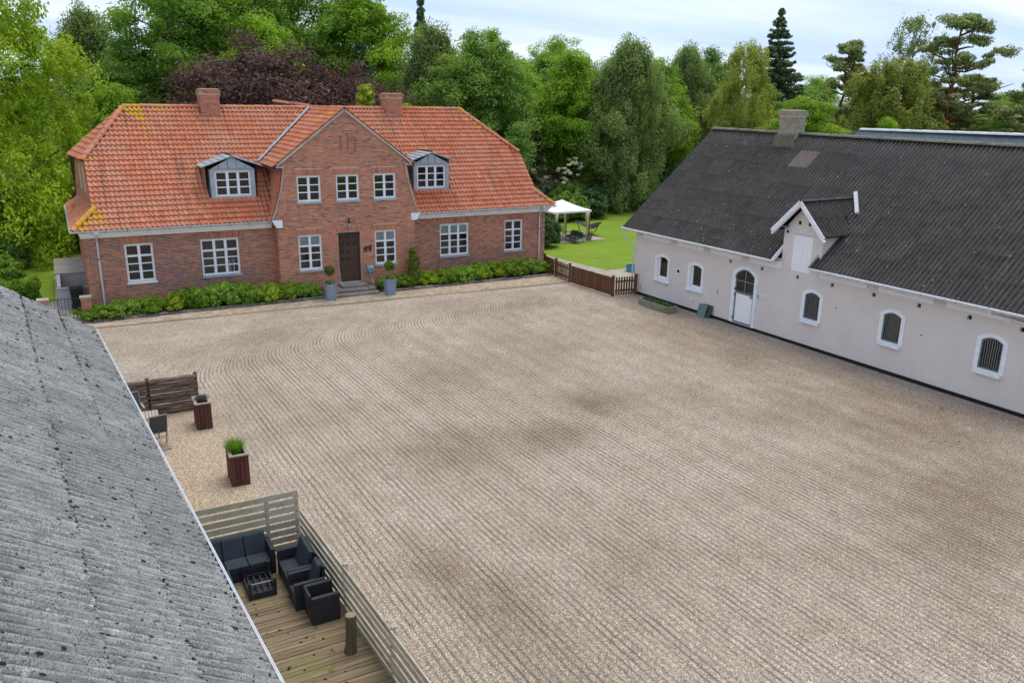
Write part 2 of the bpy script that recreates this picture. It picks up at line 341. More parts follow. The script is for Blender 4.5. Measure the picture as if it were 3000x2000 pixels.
M['compost_grey'] = surf('grey_render', (.36, .36, .37), (.46, .46, .47), 3, .9, .2, bump=.15, dirt=(.28, .28, .28))
def leaf_mat(name, a, b, c3, trans=.5, rough=.6):
    n = NT(name); tn = n.attr('tone')
    c = n.ramp(tn, [(0, a), (.5, b), (1, c3)])
    oi = n.n('ShaderNodeObjectInfo')
    c = n.mix(1.0, c, n.ramp(oi.outputs['Random'], [(0, .88), (1, 1.12)]), 'MULTIPLY')
    d = n.n('ShaderNodeBsdfPrincipled'); n.set(d.inputs['Base Color'], c); d.inputs['Roughness'].default_value = rough; d.inputs['Specular IOR Level'].default_value = .12
    t = n.n('ShaderNodeBsdfTranslucent'); n.set(t.inputs[0], n.mix(1.0, c, (1.25, 1.2, .6), 'MULTIPLY'))
    mx = n.n('ShaderNodeMixShader'); mx.inputs[0].default_value = trans
    n.t.links.new(d.outputs[0], mx.inputs[1]); n.t.links.new(t.outputs[0], mx.inputs[2]); n.t.links.new(mx.outputs[0], n.out.inputs[0]); return n.m
L = {'larch': leaf_mat('leaf_larch', (0.22, 0.33, 0.025), (0.33, 0.46, 0.04), (0.46, 0.57, 0.07)),
     'green': leaf_mat('leaf_green', (0.15, 0.265, 0.045), (0.225, 0.37, 0.06), (0.33, 0.48, 0.095)),
     'bright': leaf_mat('leaf_bright', (0.15, 0.27, 0.025), (0.25, 0.41, 0.04), (0.37, 0.53, 0.07)),
     'mid': leaf_mat('leaf_mid', (0.125, 0.225, 0.05), (0.19, 0.315, 0.065), (0.28, 0.41, 0.1)),
     'grey': leaf_mat('leaf_greygreen', (0.18, 0.255, 0.09), (0.26, 0.35, 0.125), (0.37, 0.46, 0.18)),
     'olive': leaf_mat('leaf_olive', (0.19, 0.225, 0.055), (0.27, 0.31, 0.075), (0.36, 0.4, 0.12)),
     'yellow': leaf_mat('leaf_yellowgreen', (0.24, 0.29, 0.06), (0.34, 0.39, 0.09), (0.45, 0.48, 0.14)),
     'copper': leaf_mat('leaf_copper', (0.07, 0.038, 0.036), (0.125, 0.07, 0.065), (0.2, 0.125, 0.11), .3),
     'spruce': leaf_mat('leaf_spruce', (0.085, 0.13, 0.055), (0.13, 0.185, 0.08), (0.2, 0.26, 0.12), .2),
     'pine': leaf_mat('leaf_pine', (0.17, 0.215, 0.075), (0.25, 0.3, 0.11), (0.35, 0.4, 0.155), .2),
     'cypress': leaf_mat('leaf_cypress', (0.130, 0.195, 0.016), (0.286, 0.364, 0.026), (0.442, 0.494, 0.052), .2),
     'dark': leaf_mat('leaf_dark', (0.045, 0.095, 0.03), (0.08, 0.155, 0.045), (0.13, 0.22, 0.07), .2),
     'shrub': leaf_mat('leaf_shrub', (0.12, 0.22, 0.025), (0.21, 0.35, 0.04), (0.33, 0.47, 0.07)),
     'thuja': leaf_mat('leaf_thuja', (0.061, 0.105, 0.021), (0.131, 0.193, 0.032), (0.263, 0.298, 0.052), .2),
     'grass': leaf_mat('leaf_tuft', (.09, .19, .02), (.15, .28, .03), (.27, .40, .07)),
     'lavender': leaf_mat('leaf_heather', (0.088, 0.079, 0.070), (0.158, 0.131, 0.114), (0.245, 0.201, 0.175), .1),
     'flower': leaf_mat('leaf_flower', (0.450, 0.480, 0.350), (0.600, 0.620, 0.500), (0.750, 0.750, 0.650), .3)}

# ------------------------------------------------------------------ setting: ground, gravel yard, paths
n = NT('lawn_grass')
c = n.ramp(n.noise(.35, 6, .6), [(.3, (.14, .225, .018)), (.7, (.215, .305, .026))])
c = n.mix(n.ramp(n.noise(2.2, 6, .7), [(.4, 0.0), (.75, .5)]), c, (.10, .17, .015))
c = n.mix(n.ramp(n.noise(1.0, 4, .6, n.mapv((.25, 2.4, 1), (0, 0, .5))), [(.45, 0.0), (.65, .35)]), c, (.25, .34, .045))
c = n.mix(n.ramp(n.noise(26, 4, .7), [(.5, 0.0), (.75, .45)]), c, (.27, .36, .03))
M['lawn'] = n.bsdf(c, .9, .15, 0, n.bump(n.noise(45, 5, .7), .6, .03))
g = MB(); S = 900
g.face([(-S, -S, -.03), (S, -S, -.03), (S, S, -.03), (-S, S, -.03)]); g.build('lawn', M['lawn'], kind='structure', label='green lawn around the house and garden')
# gravel with rake lines: attribute 'rk' = (phase, amount, 0)
n = NT('raked_gravel')
at = n.attr('rk', 'Vector'); sp = n.n('ShaderNodeSeparateXYZ'); n.set(sp.inputs[0], at)
wob = n.math('MULTIPLY', n.math('SUBTRACT', n.noise(1.3, 3), .5), .07)
ph = n.math('ADD', sp.outputs[0], wob)
fu = n.math('SINE', n.math('MULTIPLY', ph, 2*PI/.155))
fu2 = n.math('SINE', n.math('MULTIPLY', ph, 2*PI/.93))
fur = n.ramp(n.math('ADD', n.math('MULTIPLY', fu, .5), .5), [(.55, 0.0), (.92, 1.0)])
amt = n.math('MULTIPLY', sp.outputs[1], n.ramp(n.noise(1.1, 5, .65), [(.32, .45), (.56, 1.0)]))
amt = n.math('MULTIPLY', amt, n.math('ADD', n.math('MULTIPLY', fu2, .25), .75))
fur = n.math('MULTIPLY', fur, amt)
base = n.ramp(n.noise(.45, 6, .6), [(.30, (.395, .315, .235)), (.70, (.52, .43, .335))])
sf = n.math('MULTIPLY', n.attr('dark_patch'), n.ramp(n.noise(.75, 6, .65, n.mapv((1.0, .5, 1), (0, 0, .2))), [(.28, .25), (.58, 1.0)]))
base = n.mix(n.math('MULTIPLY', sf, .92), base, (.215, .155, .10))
base = n.mix(n.ramp(n.noise(.22, 5, .6, n.mapv((1.0, .45, 1), (0, 0, .35))), [(.50, 0.0), (.72, .5)]), base, (.27, .205, .14))
base = n.mix(sp.outputs[2], base, (.50, .385, .255))
st = n.vor(78, out='Color'); ss = n.n('ShaderNodeSeparateColor'); n.set(ss.inputs[0], st)
base = n.mix(1.0, base, n.ramp(ss.outputs[0], [(0, .15), (.35, .78), (.75, 1.2), (1, 2.4)]), 'MULTIPLY')
base = n.mix(.5, base, n.ramp(n.noise(30, 4, .7), [(.3, .7), (.7, 1.28)]), 'MULTIPLY')
base = n.mix(n.math('MULTIPLY', fur, .64), base, (.085, .064, .044))
hgt = n.math('ADD', n.math('MULTIPLY', fu, n.math('MULTIPLY', amt, -.30)), n.math('MULTIPLY', n.vor(78), -.9))
M['gravel'] = n.bsdf(base, .92, .18, 0, n.bump(hgt, .7, .03))
def house_front(x): return -2.85-.035*x
xs = np.linspace(-7, 25.0, 129); ys = np.linspace(-90, -2.4, 351)
X, Yg = np.meshgrid(xs, ys)
def bnd(x):   # boundary between the strip raked along the house and the field raked along the yard
    return np.interp(x, [-7, 0, 2.2, 5, 9, 13, 18, 25], [-15, -10.5, -8.0, -6.4, -5.4, -4.9, -4.6, -4.5])
yb = bnd(X); below = yb-Yg
r0 = 4.2; uu = np.clip((r0-below)/r0, 0, .985)
gx = r0*(1-np.sqrt(1-uu**2))*1.25
phA = X+.030*(Yg+20)-gx; phB = Yg*1.0+.02*X
use = below > 0
ph_ = np.where(use, phA, phB)
am = np.where(use, 1.0, .55)*np.clip((X-2.6)/.9, 0, 1)
am = np.where(Yg > -12.5, np.maximum(am, np.clip((Yg+13.5)/1.0, 0, 1)*np.where(use, 1, .6)), am)
am *= np.clip((house_front(X)-.35-Yg)/.7, 0, 1)*np.clip((23.6+.03*(-8-Yg)-X)/1.5, 0, 1)
lp = np.clip((3.0-X)/.8, 0, 1)*np.clip((-14.2-Yg)/.5, 0, 1)*.75
dark_patch = np.zeros_like(X)  # soft darker brown patches at set spots in the yard
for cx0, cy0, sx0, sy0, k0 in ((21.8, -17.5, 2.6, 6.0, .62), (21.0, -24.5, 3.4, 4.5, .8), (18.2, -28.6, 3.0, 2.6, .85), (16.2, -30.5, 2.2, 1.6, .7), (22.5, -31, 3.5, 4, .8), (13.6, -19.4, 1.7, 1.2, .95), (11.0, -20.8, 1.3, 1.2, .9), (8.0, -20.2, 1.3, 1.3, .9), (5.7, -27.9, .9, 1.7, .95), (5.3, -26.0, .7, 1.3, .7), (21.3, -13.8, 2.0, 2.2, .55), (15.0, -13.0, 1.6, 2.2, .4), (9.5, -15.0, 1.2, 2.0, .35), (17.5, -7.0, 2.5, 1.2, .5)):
    dark_patch = np.maximum(dark_patch, k0*np.exp(-((X-cx0)/sx0)**2-((Yg-cy0)/sy0)**2))
V = np.stack([X, Yg, np.zeros_like(X)], -1).reshape(-1, 3); nx = len(xs); ny = len(ys)
V[:, 2] += .008*np.sin(V[:, 0]*.7)*np.sin(V[:, 1]*.5)
ii = (np.arange(ny-1)[:, None]*nx+np.arange(nx-1)[None]).ravel()
F = np.stack([ii, ii+1, ii+1+nx, ii+nx], 1)
cx_ = V[F, 0].mean(1); cy_ = V[F, 1].mean(1)
F = F[~((cx_ > 22.75) & (cy_ > -7.5))]
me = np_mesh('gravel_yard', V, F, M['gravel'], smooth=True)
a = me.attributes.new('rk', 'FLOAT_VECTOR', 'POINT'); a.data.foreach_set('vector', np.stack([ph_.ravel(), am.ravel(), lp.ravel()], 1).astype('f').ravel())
a = me.attributes.new('dark_patch', 'FLOAT', 'POINT'); a.data.foreach_set('value', dark_patch.astype('f').ravel())
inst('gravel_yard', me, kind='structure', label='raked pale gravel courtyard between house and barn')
# paved strip along the house: joint sheet and laid pavers
g = MB(); g.face([(-.6, -2.9, .016), (22.9, -3.85, .016), (22.75, -1.7, .016), (-.6, -1.7, .016)])
pv = g.build('paved_path', surf('paver_joint', (.24, .19, .135), (.32, .26, .19), 6, .95, .1, bump=.3), kind='structure', label='narrow paved path along the flower bed')
g = MB(); rn = random.Random(3); y = -2.0; row = 0
while y > -3.8:
    x = -.55+(.11 if row % 2 else 0)
    while x < 22.6:
        if y-.1 > house_front(x)-.02*x*0 and not (10.35 < x < 12.75 and y > -2.05) and rn.random() > .02:
            z = .03+rn.uniform(-.004, .005); g.box(x, x+.212, y-.102, y, .012, z, rn.random(), 'b')
        x += .22
    y -= .11; row += 1
g.build('paver', M['paver'], pv, kind='stuff', fix=False)
g = MB(); g.face([(22.9, 4.0, -.012), (22.4, -1.9, -.012), (22.4, -7.9, -.012), (30, -7.9, -.012), (30, -2.0, -.012), (26.35, -1.9, -.012), (25.95, .6, -.012), (25.6, 4.0, -.012)])
tp = g.build('terrace_path', M['slab'], kind='structure', label='pale paved strip between brown fence and lawn')
g = MB(); rn = random.Random(5)
g2 = []
for i in range(6):
    for j in range(22):
        x = 23.15+i*.5; y = -7.2+j*.5
        if x+.5 < 25.5-.05*(y-2) and y+.5 < 3.9:
            g2.append((x, y))
pm = MB().box(0, .49, 0, .49, 0, .03, .5, 'b').mesh('paving_slab', M['slab'], fix=False)
for x, y in g2: inst('paving_slab', pm, tp, (x, y, -.010+rn.uniform(-.004, .004)))

# ------------------------------------------------------------------ farmhouse
XC = 11.63; ZB = .3; EY, EZ = -.45, 3.65; RY, RZ = 4.6, 8.75
SL = math.hypot(RY-EY, RZ-EZ); UX = Vector((0, (RY-EY)/SL, (RZ-EZ)/SL))
house = thing('brick_farmhouse', 'red brick farmhouse with orange tiled half-hipped roof and central gable', 'house')
def bricks(mb, axis, pos, z0, z1, spans, holes, tone0, rn, proud=.012, out=-1, dark=lambda a, z: .06, course=.0667, bl=.222):
    """running bond on a wall plane: spans(z)->(a,b); holes = [(a0,a1,z0,z1)]"""
    z = z0; k = 0
    while z < z1-.02:
        zt = min(z+course-.016, z1); zm = (z+zt)/2
        sp_ = spans(zm)
        if sp_:
            iv = [sp_]
            for a0, a1, h0, h1 in holes:
                if h0-.02 < zm < h1+.02:
                    nv = []
                    for p, q in iv:
                        if a1 <= p or a0 >= q: nv.append((p, q)); continue
                        if a0 > p+.02: nv.append((p, a0))
                        if a1 < q-.02: nv.append((a1, q))
                    iv = nv
            for p, q in iv:
                c0 = math.floor((p-3)/.24)*.24+3+(.12 if k % 2 else 0)-.24
                while c0 < q:
                    aa = max(c0, p); bb = min(c0+bl, q)
                    if bb-aa > .03:
                        am_ = (aa+bb)/2
                        t = min(1, max(0, tone0(am_, zm)+rn.gauss(0, .17)))
                        if rn.random() < dark(am_, zm): t = rn.uniform(0, .25)
                        pr = proud+rn.uniform(-.003, .003)
                        if axis == 'y': mb.box(aa, bb, pos, pos+out*pr, z, zt, t, 'k')
                        else: mb.box(pos, pos+out*pr, aa, bb, z, zt, t, 'r')
                    c0 += .24
        z += course; k += 1
def wallquads(mb, axis, pos, x0, x1, z0, z1, holes, depth, inn=1):
    xs_ = sorted({x0, x1, *[h[0] for h in holes], *[h[1] for h in holes]}); zs_ = sorted({z0, z1, *[h[2] for h in holes], *[h[3] for h in holes]})
    P = (lambda a, d, z: (a, pos+d*inn, z)) if axis == 'y' else (lambda a, d, z: (pos+d*inn, a, z))
    for a, b in zip(xs_, xs_[1:]):
        for c, d in zip(zs_, zs_[1:]):
            if any(h[0] <= (a+b)/2 <= h[1] and h[2] <= (c+d)/2 <= h[3] for h in holes): continue
            mb.face([P(a, 0, c), P(b, 0, c), P(b, 0, d), P(a, 0, d)])
    for a, b, c, d in holes:
        mb.face([P(a, 0, c), P(a, depth, c), P(a, depth, d), P(a, 0, d)]); mb.face([P(b, 0, c), P(b, 0, d), P(b, depth, d), P(b, depth, c)])
        mb.face([P(a, 0, d), P(a, depth, d), P(b, depth, d), P(b, 0, d)]); mb.face([P(a, 0, c), P(b, 0, c), P(b, depth, c), P(a, depth, c)])
W1, W2, W5, W6 = (1.57, 2.73, 1.22, 2.91), (4.76, 6.46, 1.22, 2.91), (16.78, 18.48, 1.22, 2.91), (20.68, 21.82, 1.22, 2.91)
B1, B2, DR = (9.10, 10.24, 1.22, 2.91), (12.94, 14.07, 1.22, 2.91), (11.06, 12.20, .42, 2.93)
U1, U2, U3 = (9.19, 10.33, 4.50, 5.71), (11.08, 12.22, 4.50, 5.71), (12.97, 14.12, 4.50, 5.71)
BY = -.65
wl = MB()
wallquads(wl, 'y', 0, 0, 8.16, 0, 3.45, [W1, W2], .3); wallquads(wl, 'y', 0, 15.14, 23.27, 0, 3.45, [W5, W6], .3)
gl = [(0, 8.16), (3.70, 8.16), (3.71, 7.95), (4.17, 8.13), (4.7, 8.30), (5.27, 8.46), (5.75, 8.55), (6.13, 8.60), (6.14, 8.37), (8.70, 11.60)]
def gspan(z):
    x = float(np.interp(z, [p[0] for p in gl], [p[1] for p in gl])); return (x, 2*XC-x) if z < 8.68 else None
wallquads(wl, 'y', BY, 8.17, 2*XC-8.17, 0, 3.72, [B1, B2, DR], .3); 
wallquads(wl, 'y', BY, 8.62, 2*XC-8.62, 3.72, 6.13, [U1, U2, U3], .3)
for s in (1, -1):
    q = [(8.62, 3.72)]+[(x, z) for z, x in gl[2:8]]+[(8.62, 6.13)]
    wl.face([(XC+s*(x-XC), BY, z) for x, z in q])
wl.face([(8.37, BY, 6.131), (2*XC-8.37, BY, 6.131), (XC, BY, 8.72)])
for s in (1, -1): wl.face([(XC+s*(8.16-XC), BY, 0), (XC+s*(8.16-XC), 0, 0), (XC+s*(8.16-XC), 0, 3.7), (XC+s*(8.16-XC), BY, 3.7)])
# side gables: lower wall at the corner line, upper wall set back
wallquads(wl, 'x', 0.0, 0, 9.2, 0, 3.6, [], .3); wallquads(wl, 'x', 23.27, 0, 9.2, 0, 3.6, [], .3)
GW = [(2.9, 3.65, 4.95, 6.05), (4.6, 5.45, 4.95, 6.05)]
for x in (22.60,): wl.face([(x, -.2, 3.6), (x, 2.45, 3.6), (x, 2.45, 6.45)]); wl.face([(x, 9.3, 3.6), (x, 6.7, 3.6), (x, 6.7, 6.45)])
wallquads(wl, 'x', 22.60, 2.45, 6.7, 3.6, 6.6, [], .25)
gm = MB(); wallquads(gm, 'x', 0, 2.45, 6.7, 3.6, 6.55, GW, .25); gm.face([(0, -.2, 3.6), (0, 2.45, 3.6), (0, 2.45, 6.45)]); gm.face([(0, 9.3, 3.6), (0, 6.7, 3.6), (0, 6.7, 6.45)])
gable = gm.build('gable_wall', M['mortar'], house, fix=False); gable.location = (.60, 0, 0); gable.rotation_euler = (0, 0, .052)
wallquads(wl, 'y', 9.2, 0, 23.27, 0, 3.6, [], .3)
wall = wl.build('wall', M['mortar'], house, fix=False)
bk = MB(); rn = random.Random(21)
tA = lambda x, z: .46+.10*math.sin(x*.9+z*.8)-.10*(x < 8.2)
tB = lambda x, z: .58+.06*math.sin(x*1.3+z*2)
lint = lambda h: (h[0]-.06, h[1]+.06, h[3]+.03, h[3]+.30)
dk = lambda x, z: .15+.08*math.sin(x*.7+1.3)*math.sin(z*2.1)
HL = [W1, W2, W5, W6]; HB = [B1, B2, DR, U1, U2, U3]
bricks(bk, 'y', 0, .07, 3.4, lambda z: (0, 8.16), HL+[lint(h) for h in HL], tA, rn, dark=dk)
bricks(bk, 'y', 0, .07, 3.4, lambda z: (15.14, 23.27), HL+[lint(h) for h in HL], tA, rn, dark=dk)
bricks(bk, 'y', BY, .2, 8.68, gspan, HB+[lint(h) for h in HB], tB, rn)
bricks(bk, 'x', 8.16, .2, 3.6, lambda z: (BY, 0), [], tB, rn)
bricks(bk, 'x', 0, .2, 3.5, lambda z: (0, 9.2), [], lambda a, z: .5, rn)
gb = MB(); bricks(gb, 'x', 0, 4.3, 6.45, lambda z: (EY+(z-EZ)*.99+.12, 9.2+.45-(z-EZ)*.99-.12), GW, lambda a, z: .5, rn); gb.build('brick', M['brick'], gable, kind='stuff', fix=False)
# soldier-course lintels
for h in HL+HB:
    yy = 0 if h in HL else BY; a, b, c, d = lint(h); x = a; mid = (a+b)/2
    while x < b-.03:
        lean = (x+.03-mid)*.10; t = min(1, max(0, rn.gauss(.55 if yy else .42, .15)))
        pts = [(x, c), (x+.055, c), (x+.055+lean, d), (x+lean, d)]
        bk.prism([(px_, pz_) for px_, pz_ in pts], 'y', yy-.014, yy, t); x += .0667
# raised brick slots in the gable
for x, z0, z1 in ((11.39, 6.85, 7.42), (11.74, 6.87, 7.56), (12.10, 6.84, 7.42)):
    bk.box(x-.022, x+.022, BY, BY-.05, z0, z1, .3, 'k'); bk.prism([(x-.022, z1), (x+.022, z1), (x-.05, z1+.10), (x-.085, z1+.08)], 'y', BY-.05, BY, .3)
bk.build('brick', M['brick'], wall, kind='stuff', fix=False)

def window(parent, h, pos, cols, rows, axis='y', out=-1, top=.31, name='window', frame_mat=None, fw=.085, sill=True, blind=0, sillmat=None, room=True, mull=.12):
    """casement window in the opening h=(a0,a1,z0,z1); rows = list of relative pane heights from the top"""
    a0, a1, z0, z1 = h; d0 = pos-out*.07; d1 = pos-out*.13
    B = (lambda m, a, b, p, q, c, d: m.box(a, b, p, q, c, d)) if axis == 'y' else (lambda m, a, b, p, q, c, d: m.box(p, q, a, b, c, d))
    m = MB(); e = .003
    B(m, a0+e, a0+fw, d0, d1, z0+e, z1-e); B(m, a1-fw, a1-e, d0, d1, z0+e, z1-e)
    B(m, a0+fw, a1-fw, d0, d1, z1-fw, z1-e); B(m, a0+fw, a1-fw, d0, d1, z0+e, z0+fw)
    cw = (a1-a0-2*fw)/cols; rh = [r/sum(rows)*(z1-z0-2*fw) for r in rows]
    for i in range(1, cols): B(m, a0+fw+i*cw-mull/2, a0+fw+i*cw+mull/2, d0+out*.004, d1, z0+fw, z1-fw)
    zc = z1-fw; cells = []
    for j, r in enumerate(rh):
        hb = .045 if (top and j == 0) else .024
        if j < len(rh)-1:
            for i in range(cols):
                B(m, a0+fw+i*cw+(mull/2 if i else 0), a0+fw+(i+1)*cw-(mull/2 if i < cols-1 else 0), d0+out*.002, d1, zc-r-hb, zc-r+hb)
        for i in range(cols): cells.append((a0+fw+i*cw+.03, a0+fw+(i+1)*cw-.03, zc-r, zc))
        zc -= r
    wo_ = m.build(name, frame_mat or M['white'], parent)
    dp = pos-out*.105
    for a, b, c, d in cells:
        g = MB(); P = (lambda u, z: (u, dp, z)) if axis == 'y' else (lambda u, z: (dp, u, z))
        g.face([P(a, c), P(b, c), P(b, d), P(a, d)]); g.build('pane', M['glass'], wo_, fix=False)
    if sill:
        g = MB(); B(g, a0-.05, a1+.05, pos+out*.09, pos-out*.07, z0-.10, z0-.004); g.build('sill', sillmat or M['zinc'], wo_, bevel=.006)
    if blind:
        g = MB(); B(g, a0+.02, a1-.02, pos-out*.17, pos-out*.18, z1-fw-rh[0]*blind, z1-.02); g.build('blind', M['blind'], wo_)
    if room:
        g = MB(); q0, q1 = pos-out*.302, pos-out*1.9; P = (lambda u, d, z: (u, d, z)) if axis == 'y' else (lambda u, d, z: (d, u, z))
        A, Bq, c, d = a0-.35, a1+.35, z0-.6, z1+.25
        g.face([P(A, q1, c), P(Bq, q1, c), P(Bq, q1, d), P(A, q1, d)]); g.face([P(A, q0, c), P(A, q1, c), P(A, q1, d), P(A, q0, d)])
        g.face([P(Bq, q0, c), P(Bq, q1, c), P(Bq, q1, d), P(Bq, q0, d)]); g.face([P(A, q0, d), P(Bq, q0, d), P(Bq, q1, d), P(A, q1, d)]); g.face([P(A, q0, c), P(Bq, q0, c), P(Bq, q1, c), P(A, q1, c)])
        g.build('room_interior', M[('room', 'room2', 'room3')[int(a0*7) % 3]], wo_, fix=False)
    return wo_
low = [1.25, 1, 1, 1]
window(house, W1, 0, 2, low, sillmat=M['white']); window(house, W2, 0, 3, low); window(house, W5, 0, 3, low, blind=.95); window(house, W6, 0, 2, low)
window(house, B1, BY, 2, low, blind=.95); window(house, B2, BY, 2, low, blind=.95)
for h in (U1, U2, U3): window(house, h, BY, 2, [1, 1, 1], top=0)
for h in GW:
    window(gable, h, 0, 1, [1, 1, 1], axis='x', top=0, sill=False, room=False); MB().box(.5, .52, h[0]-.3, h[1]+.3, 4.6, 6.4).build('room_interior', M['room'], gable)
# door
m = MB(); yd = BY+.2
m.box(DR[0]+.003, DR[1]-.003, yd, yd+.07, DR[2]+.002, DR[3]-.003)
m.box(DR[0]+.003, DR[0]+.07, yd-.05, yd, DR[2], DR[3]-.003); m.box(DR[1]-.07, DR[1]-.003, yd-.05, yd, DR[2], DR[3]-.003); m.box(DR[0]+.07, DR[1]-.07, yd-.05, yd, DR[3]-.07, DR[3]-.003)
m.box(DR[0]+.07, DR[1]-.07, yd-.06, yd, DR[3]-.44, DR[3]-.36)
door = m.build('door', M['door_wood'], house)
dpm = MB().box(0, .21, -.012, 0, 0, .20).mesh('door_pane', M['door_pane'])
for i in range(3): inst('door_pane', dpm, door, (DR[0]+.13+i*.31, yd, DR[3]-.32))
for i in range(2):
    for j in range(3): inst('door_pane', dpm, door, (DR[0]+.13+i*.33, yd, 2.20-j*.36))
inst('door_pane', dpm, door, (DR[0]+.80, yd, 2.20))
for i in range(2):
    for j in range(2): MB().box(DR[0]+.11+i*.33, DR[0]+.37+i*.33, yd-.02, yd, 1.02-j*.5, 1.28-j*.5).build('door_panel', M['door_wood'], door, bevel=.008)
MB().box(DR[0]+.78, DR[0]+1.02, yd-.02, yd, .50, 2.0).build('door_panel', M['door_wood'], door, bevel=.008)
MB().tube([(DR[0]+.72, yd-.05, 1.98), (DR[0]+.73, yd-.06, 1.78)], .012).build('door_handle', surf('brass', (.45, .32, .12), (.5, .38, .16), 3, .35, .5, metal=.8, bump=0), door)
# cornice, its returns on the bay, gutter, brackets, downpipes
for x0, x1 in ((-.10, 8.0), (2*XC-8.0, 23.40)):
    m = MB(); m.box(x0, x1, -.012, -.16, 3.30, 3.42); m.box(x0-.04*(x0 < 0), x1+.04*(x1 > 20), -.012, -.26, 3.42, 3.52); m.box(x0-.08*(x0 < 0), x1+.08*(x1 > 20), -.012, -.36, 3.52, 3.60); m.build('cornice', M['cornice'], house)
for s in (1, -1):
    m = MB(); a, b = sorted((XC+s*(7.90-XC), XC+s*(8.38-XC))); a2, b2 = sorted((XC+s*(8.08-XC), XC+s*(8.38-XC)))
    m.prism([(a, 3.70), (b, 3.70), (b, 3.36), (XC+s*(8.10-XC), 3.36)] if s == 1 else [(a, 3.70), (b, 3.70), (XC+s*(8.10-XC), 3.36), (a, 3.36)], 'y', -.80, BY-.014)
    m.build('cornice_return', M['white'], house)
def gutter(mb, p, q, r=.065, n=7):
    p = Vector(p); q = Vector(q); d = (q-p).normalized(); a = d.cross(Vector((0, 0, 1))).normalized()
    for rr, flip in ((r, 0), (r-.012, 1)):
        for k in range(n):
            t0 = PI+PI*k/n; t1 = PI+PI*(k+1)/n
            f = [p+a*math.cos(t0)*rr+Vector((0, 0, math.sin(t0)*rr)), q+a*math.cos(t0)*rr+Vector((0, 0, math.sin(t0)*rr)), q+a*math.cos(t1)*rr+Vector((0, 0, math.sin(t1)*rr)), p+a*math.cos(t1)*rr+Vector((0, 0, math.sin(t1)*rr))]
            mb.face(f[::-1] if flip else f)
    for c in (1, -1): mb.bar(p+a*c*(r-.004), q+a*c*(r-.004), .014, .014)
    for e_ in (p, q): mb.face([e_+a*math.cos(PI+PI*k/n)*r+Vector((0, 0, math.sin(PI+PI*k/n)*r)) for k in range(n+1)])
brk = MB().box(-.012, .012, -.085, -.068, -.02, .012).box(-.012, .012, -.082, .06, -.085, -.067).mesh('gutter_bracket', M['iron'])
GY = -.53; GZ = 3.655
for x0, x1 in ((-.42, 7.92), (2*XC-7.92, 23.68)):
    m = MB(); gutter(m, (x0, GY, GZ), (x1, GY, GZ)); go = m.build('gutter', M['gutter'], house, smooth=False, fix=False)
    x = x0+.45
    while x < x1: inst('gutter_bracket', brk, go, (x, GY, GZ)); x += .86
m = MB(); gutter(m, (-.43, -.5, GZ), (-.43, 9.7, GZ)); m.build('gutter', M['gutter'], house, fix=False)
for x in (.52, 22.86):
    m = MB(); m.tube([(x, GY, GZ-.03), (x, GY, GZ-.14), (x, -.16, 3.22), (x, -.09, 3.10), (x, -.09, .1)], .042, 8); m.box(x-.09, x+.09, GY-.07, GY+.07, GZ-.14, GZ-.03)
    dp = m.build('downpipe', M['gutter'], house)
    MB().tube([(x, -.09, 2.33), (x, -.09, 2.37)], .050, 8).build('pipe_clip', M['iron'], dp)

# ---- roof
TW, TL = .2045, .296
def tile_shape(w, l):
    """S-profile pantile, origin at the centre of its lower edge, x across, y up the slope, z out"""
    m = MB(); us = [0, .12, .28, .46, .64, .82, 1.0]; hs = [.040, .062, .046, .006, -.016, -.002, .040]
    P = [(-w/2+u*w*1.04, h) for u, h in zip(us, hs)]
    for (xa, ha), (xb, hb) in zip(P, P[1:]):
        m.face([(xa, 0, ha+.056), (xb, 0, hb+.056), (xb, l*1.12, hb-.004), (xa, l*1.12, ha-.004)])
        m.face([(xa, .003, ha+.034), (xb, .003, hb+.034), (xb, 0, hb+.056), (xa, 0, ha+.056)])
        m.face([(xa, l*.5, ha+.004), (xb, l*.5, hb+.004), (xb, .003, hb+.034), (xa, .003, ha+.034)])
    return m
TS = tile_shape(TW, TL); tile_me = TS.mesh('roof_tile', M['tile_obj'], fix=False)
TV = np.array(TS.v); TF = np.array(TS.f)
tiles = []   # (matrix, tone, lichen)
LICH = [((2.75, 4.45, 8.6), .55), ((3.0, 4.3, 8.45), .50), ((3.15, 3.9, 8.05), .22), ((3.18, 3.45, 7.6), .18), ((3.9, 4.5, 8.65), .35), ((4.35, 4.45, 8.6), .22), ((.62, 2.2, 6.35), .22),
        ((.1, -.1, 4.0), .38), ((.45, .15, 4.25), .38), ((-.1, -.35, 3.75), .38), ((.75, -.05, 4.05), .35), ((7.4, 4.5, 8.65), .22), ((8.35, 4.5, 8.65), .2), ((20.15, 4.3, 8.45), .28), ((20.55, 3.9, 8.05), .26), ((20.95, 3.5, 7.65), .24), ((23.45, -.35, 3.75), .25), ((10.9, 1.0, 8.1), .35), ((11.2, .2, 8.4), .3)]
def in_poly(x, y, poly):
    c = False; j = len(poly)-1
    for i in range(len(poly)):
        (xi, yi), (xj, yj) = poly[i], poly[j]
        if (yi > y) != (yj > y) and x < (xj-xi)*(y-yi)/(yj-yi)+xi: c = not c
        j = i
    return c
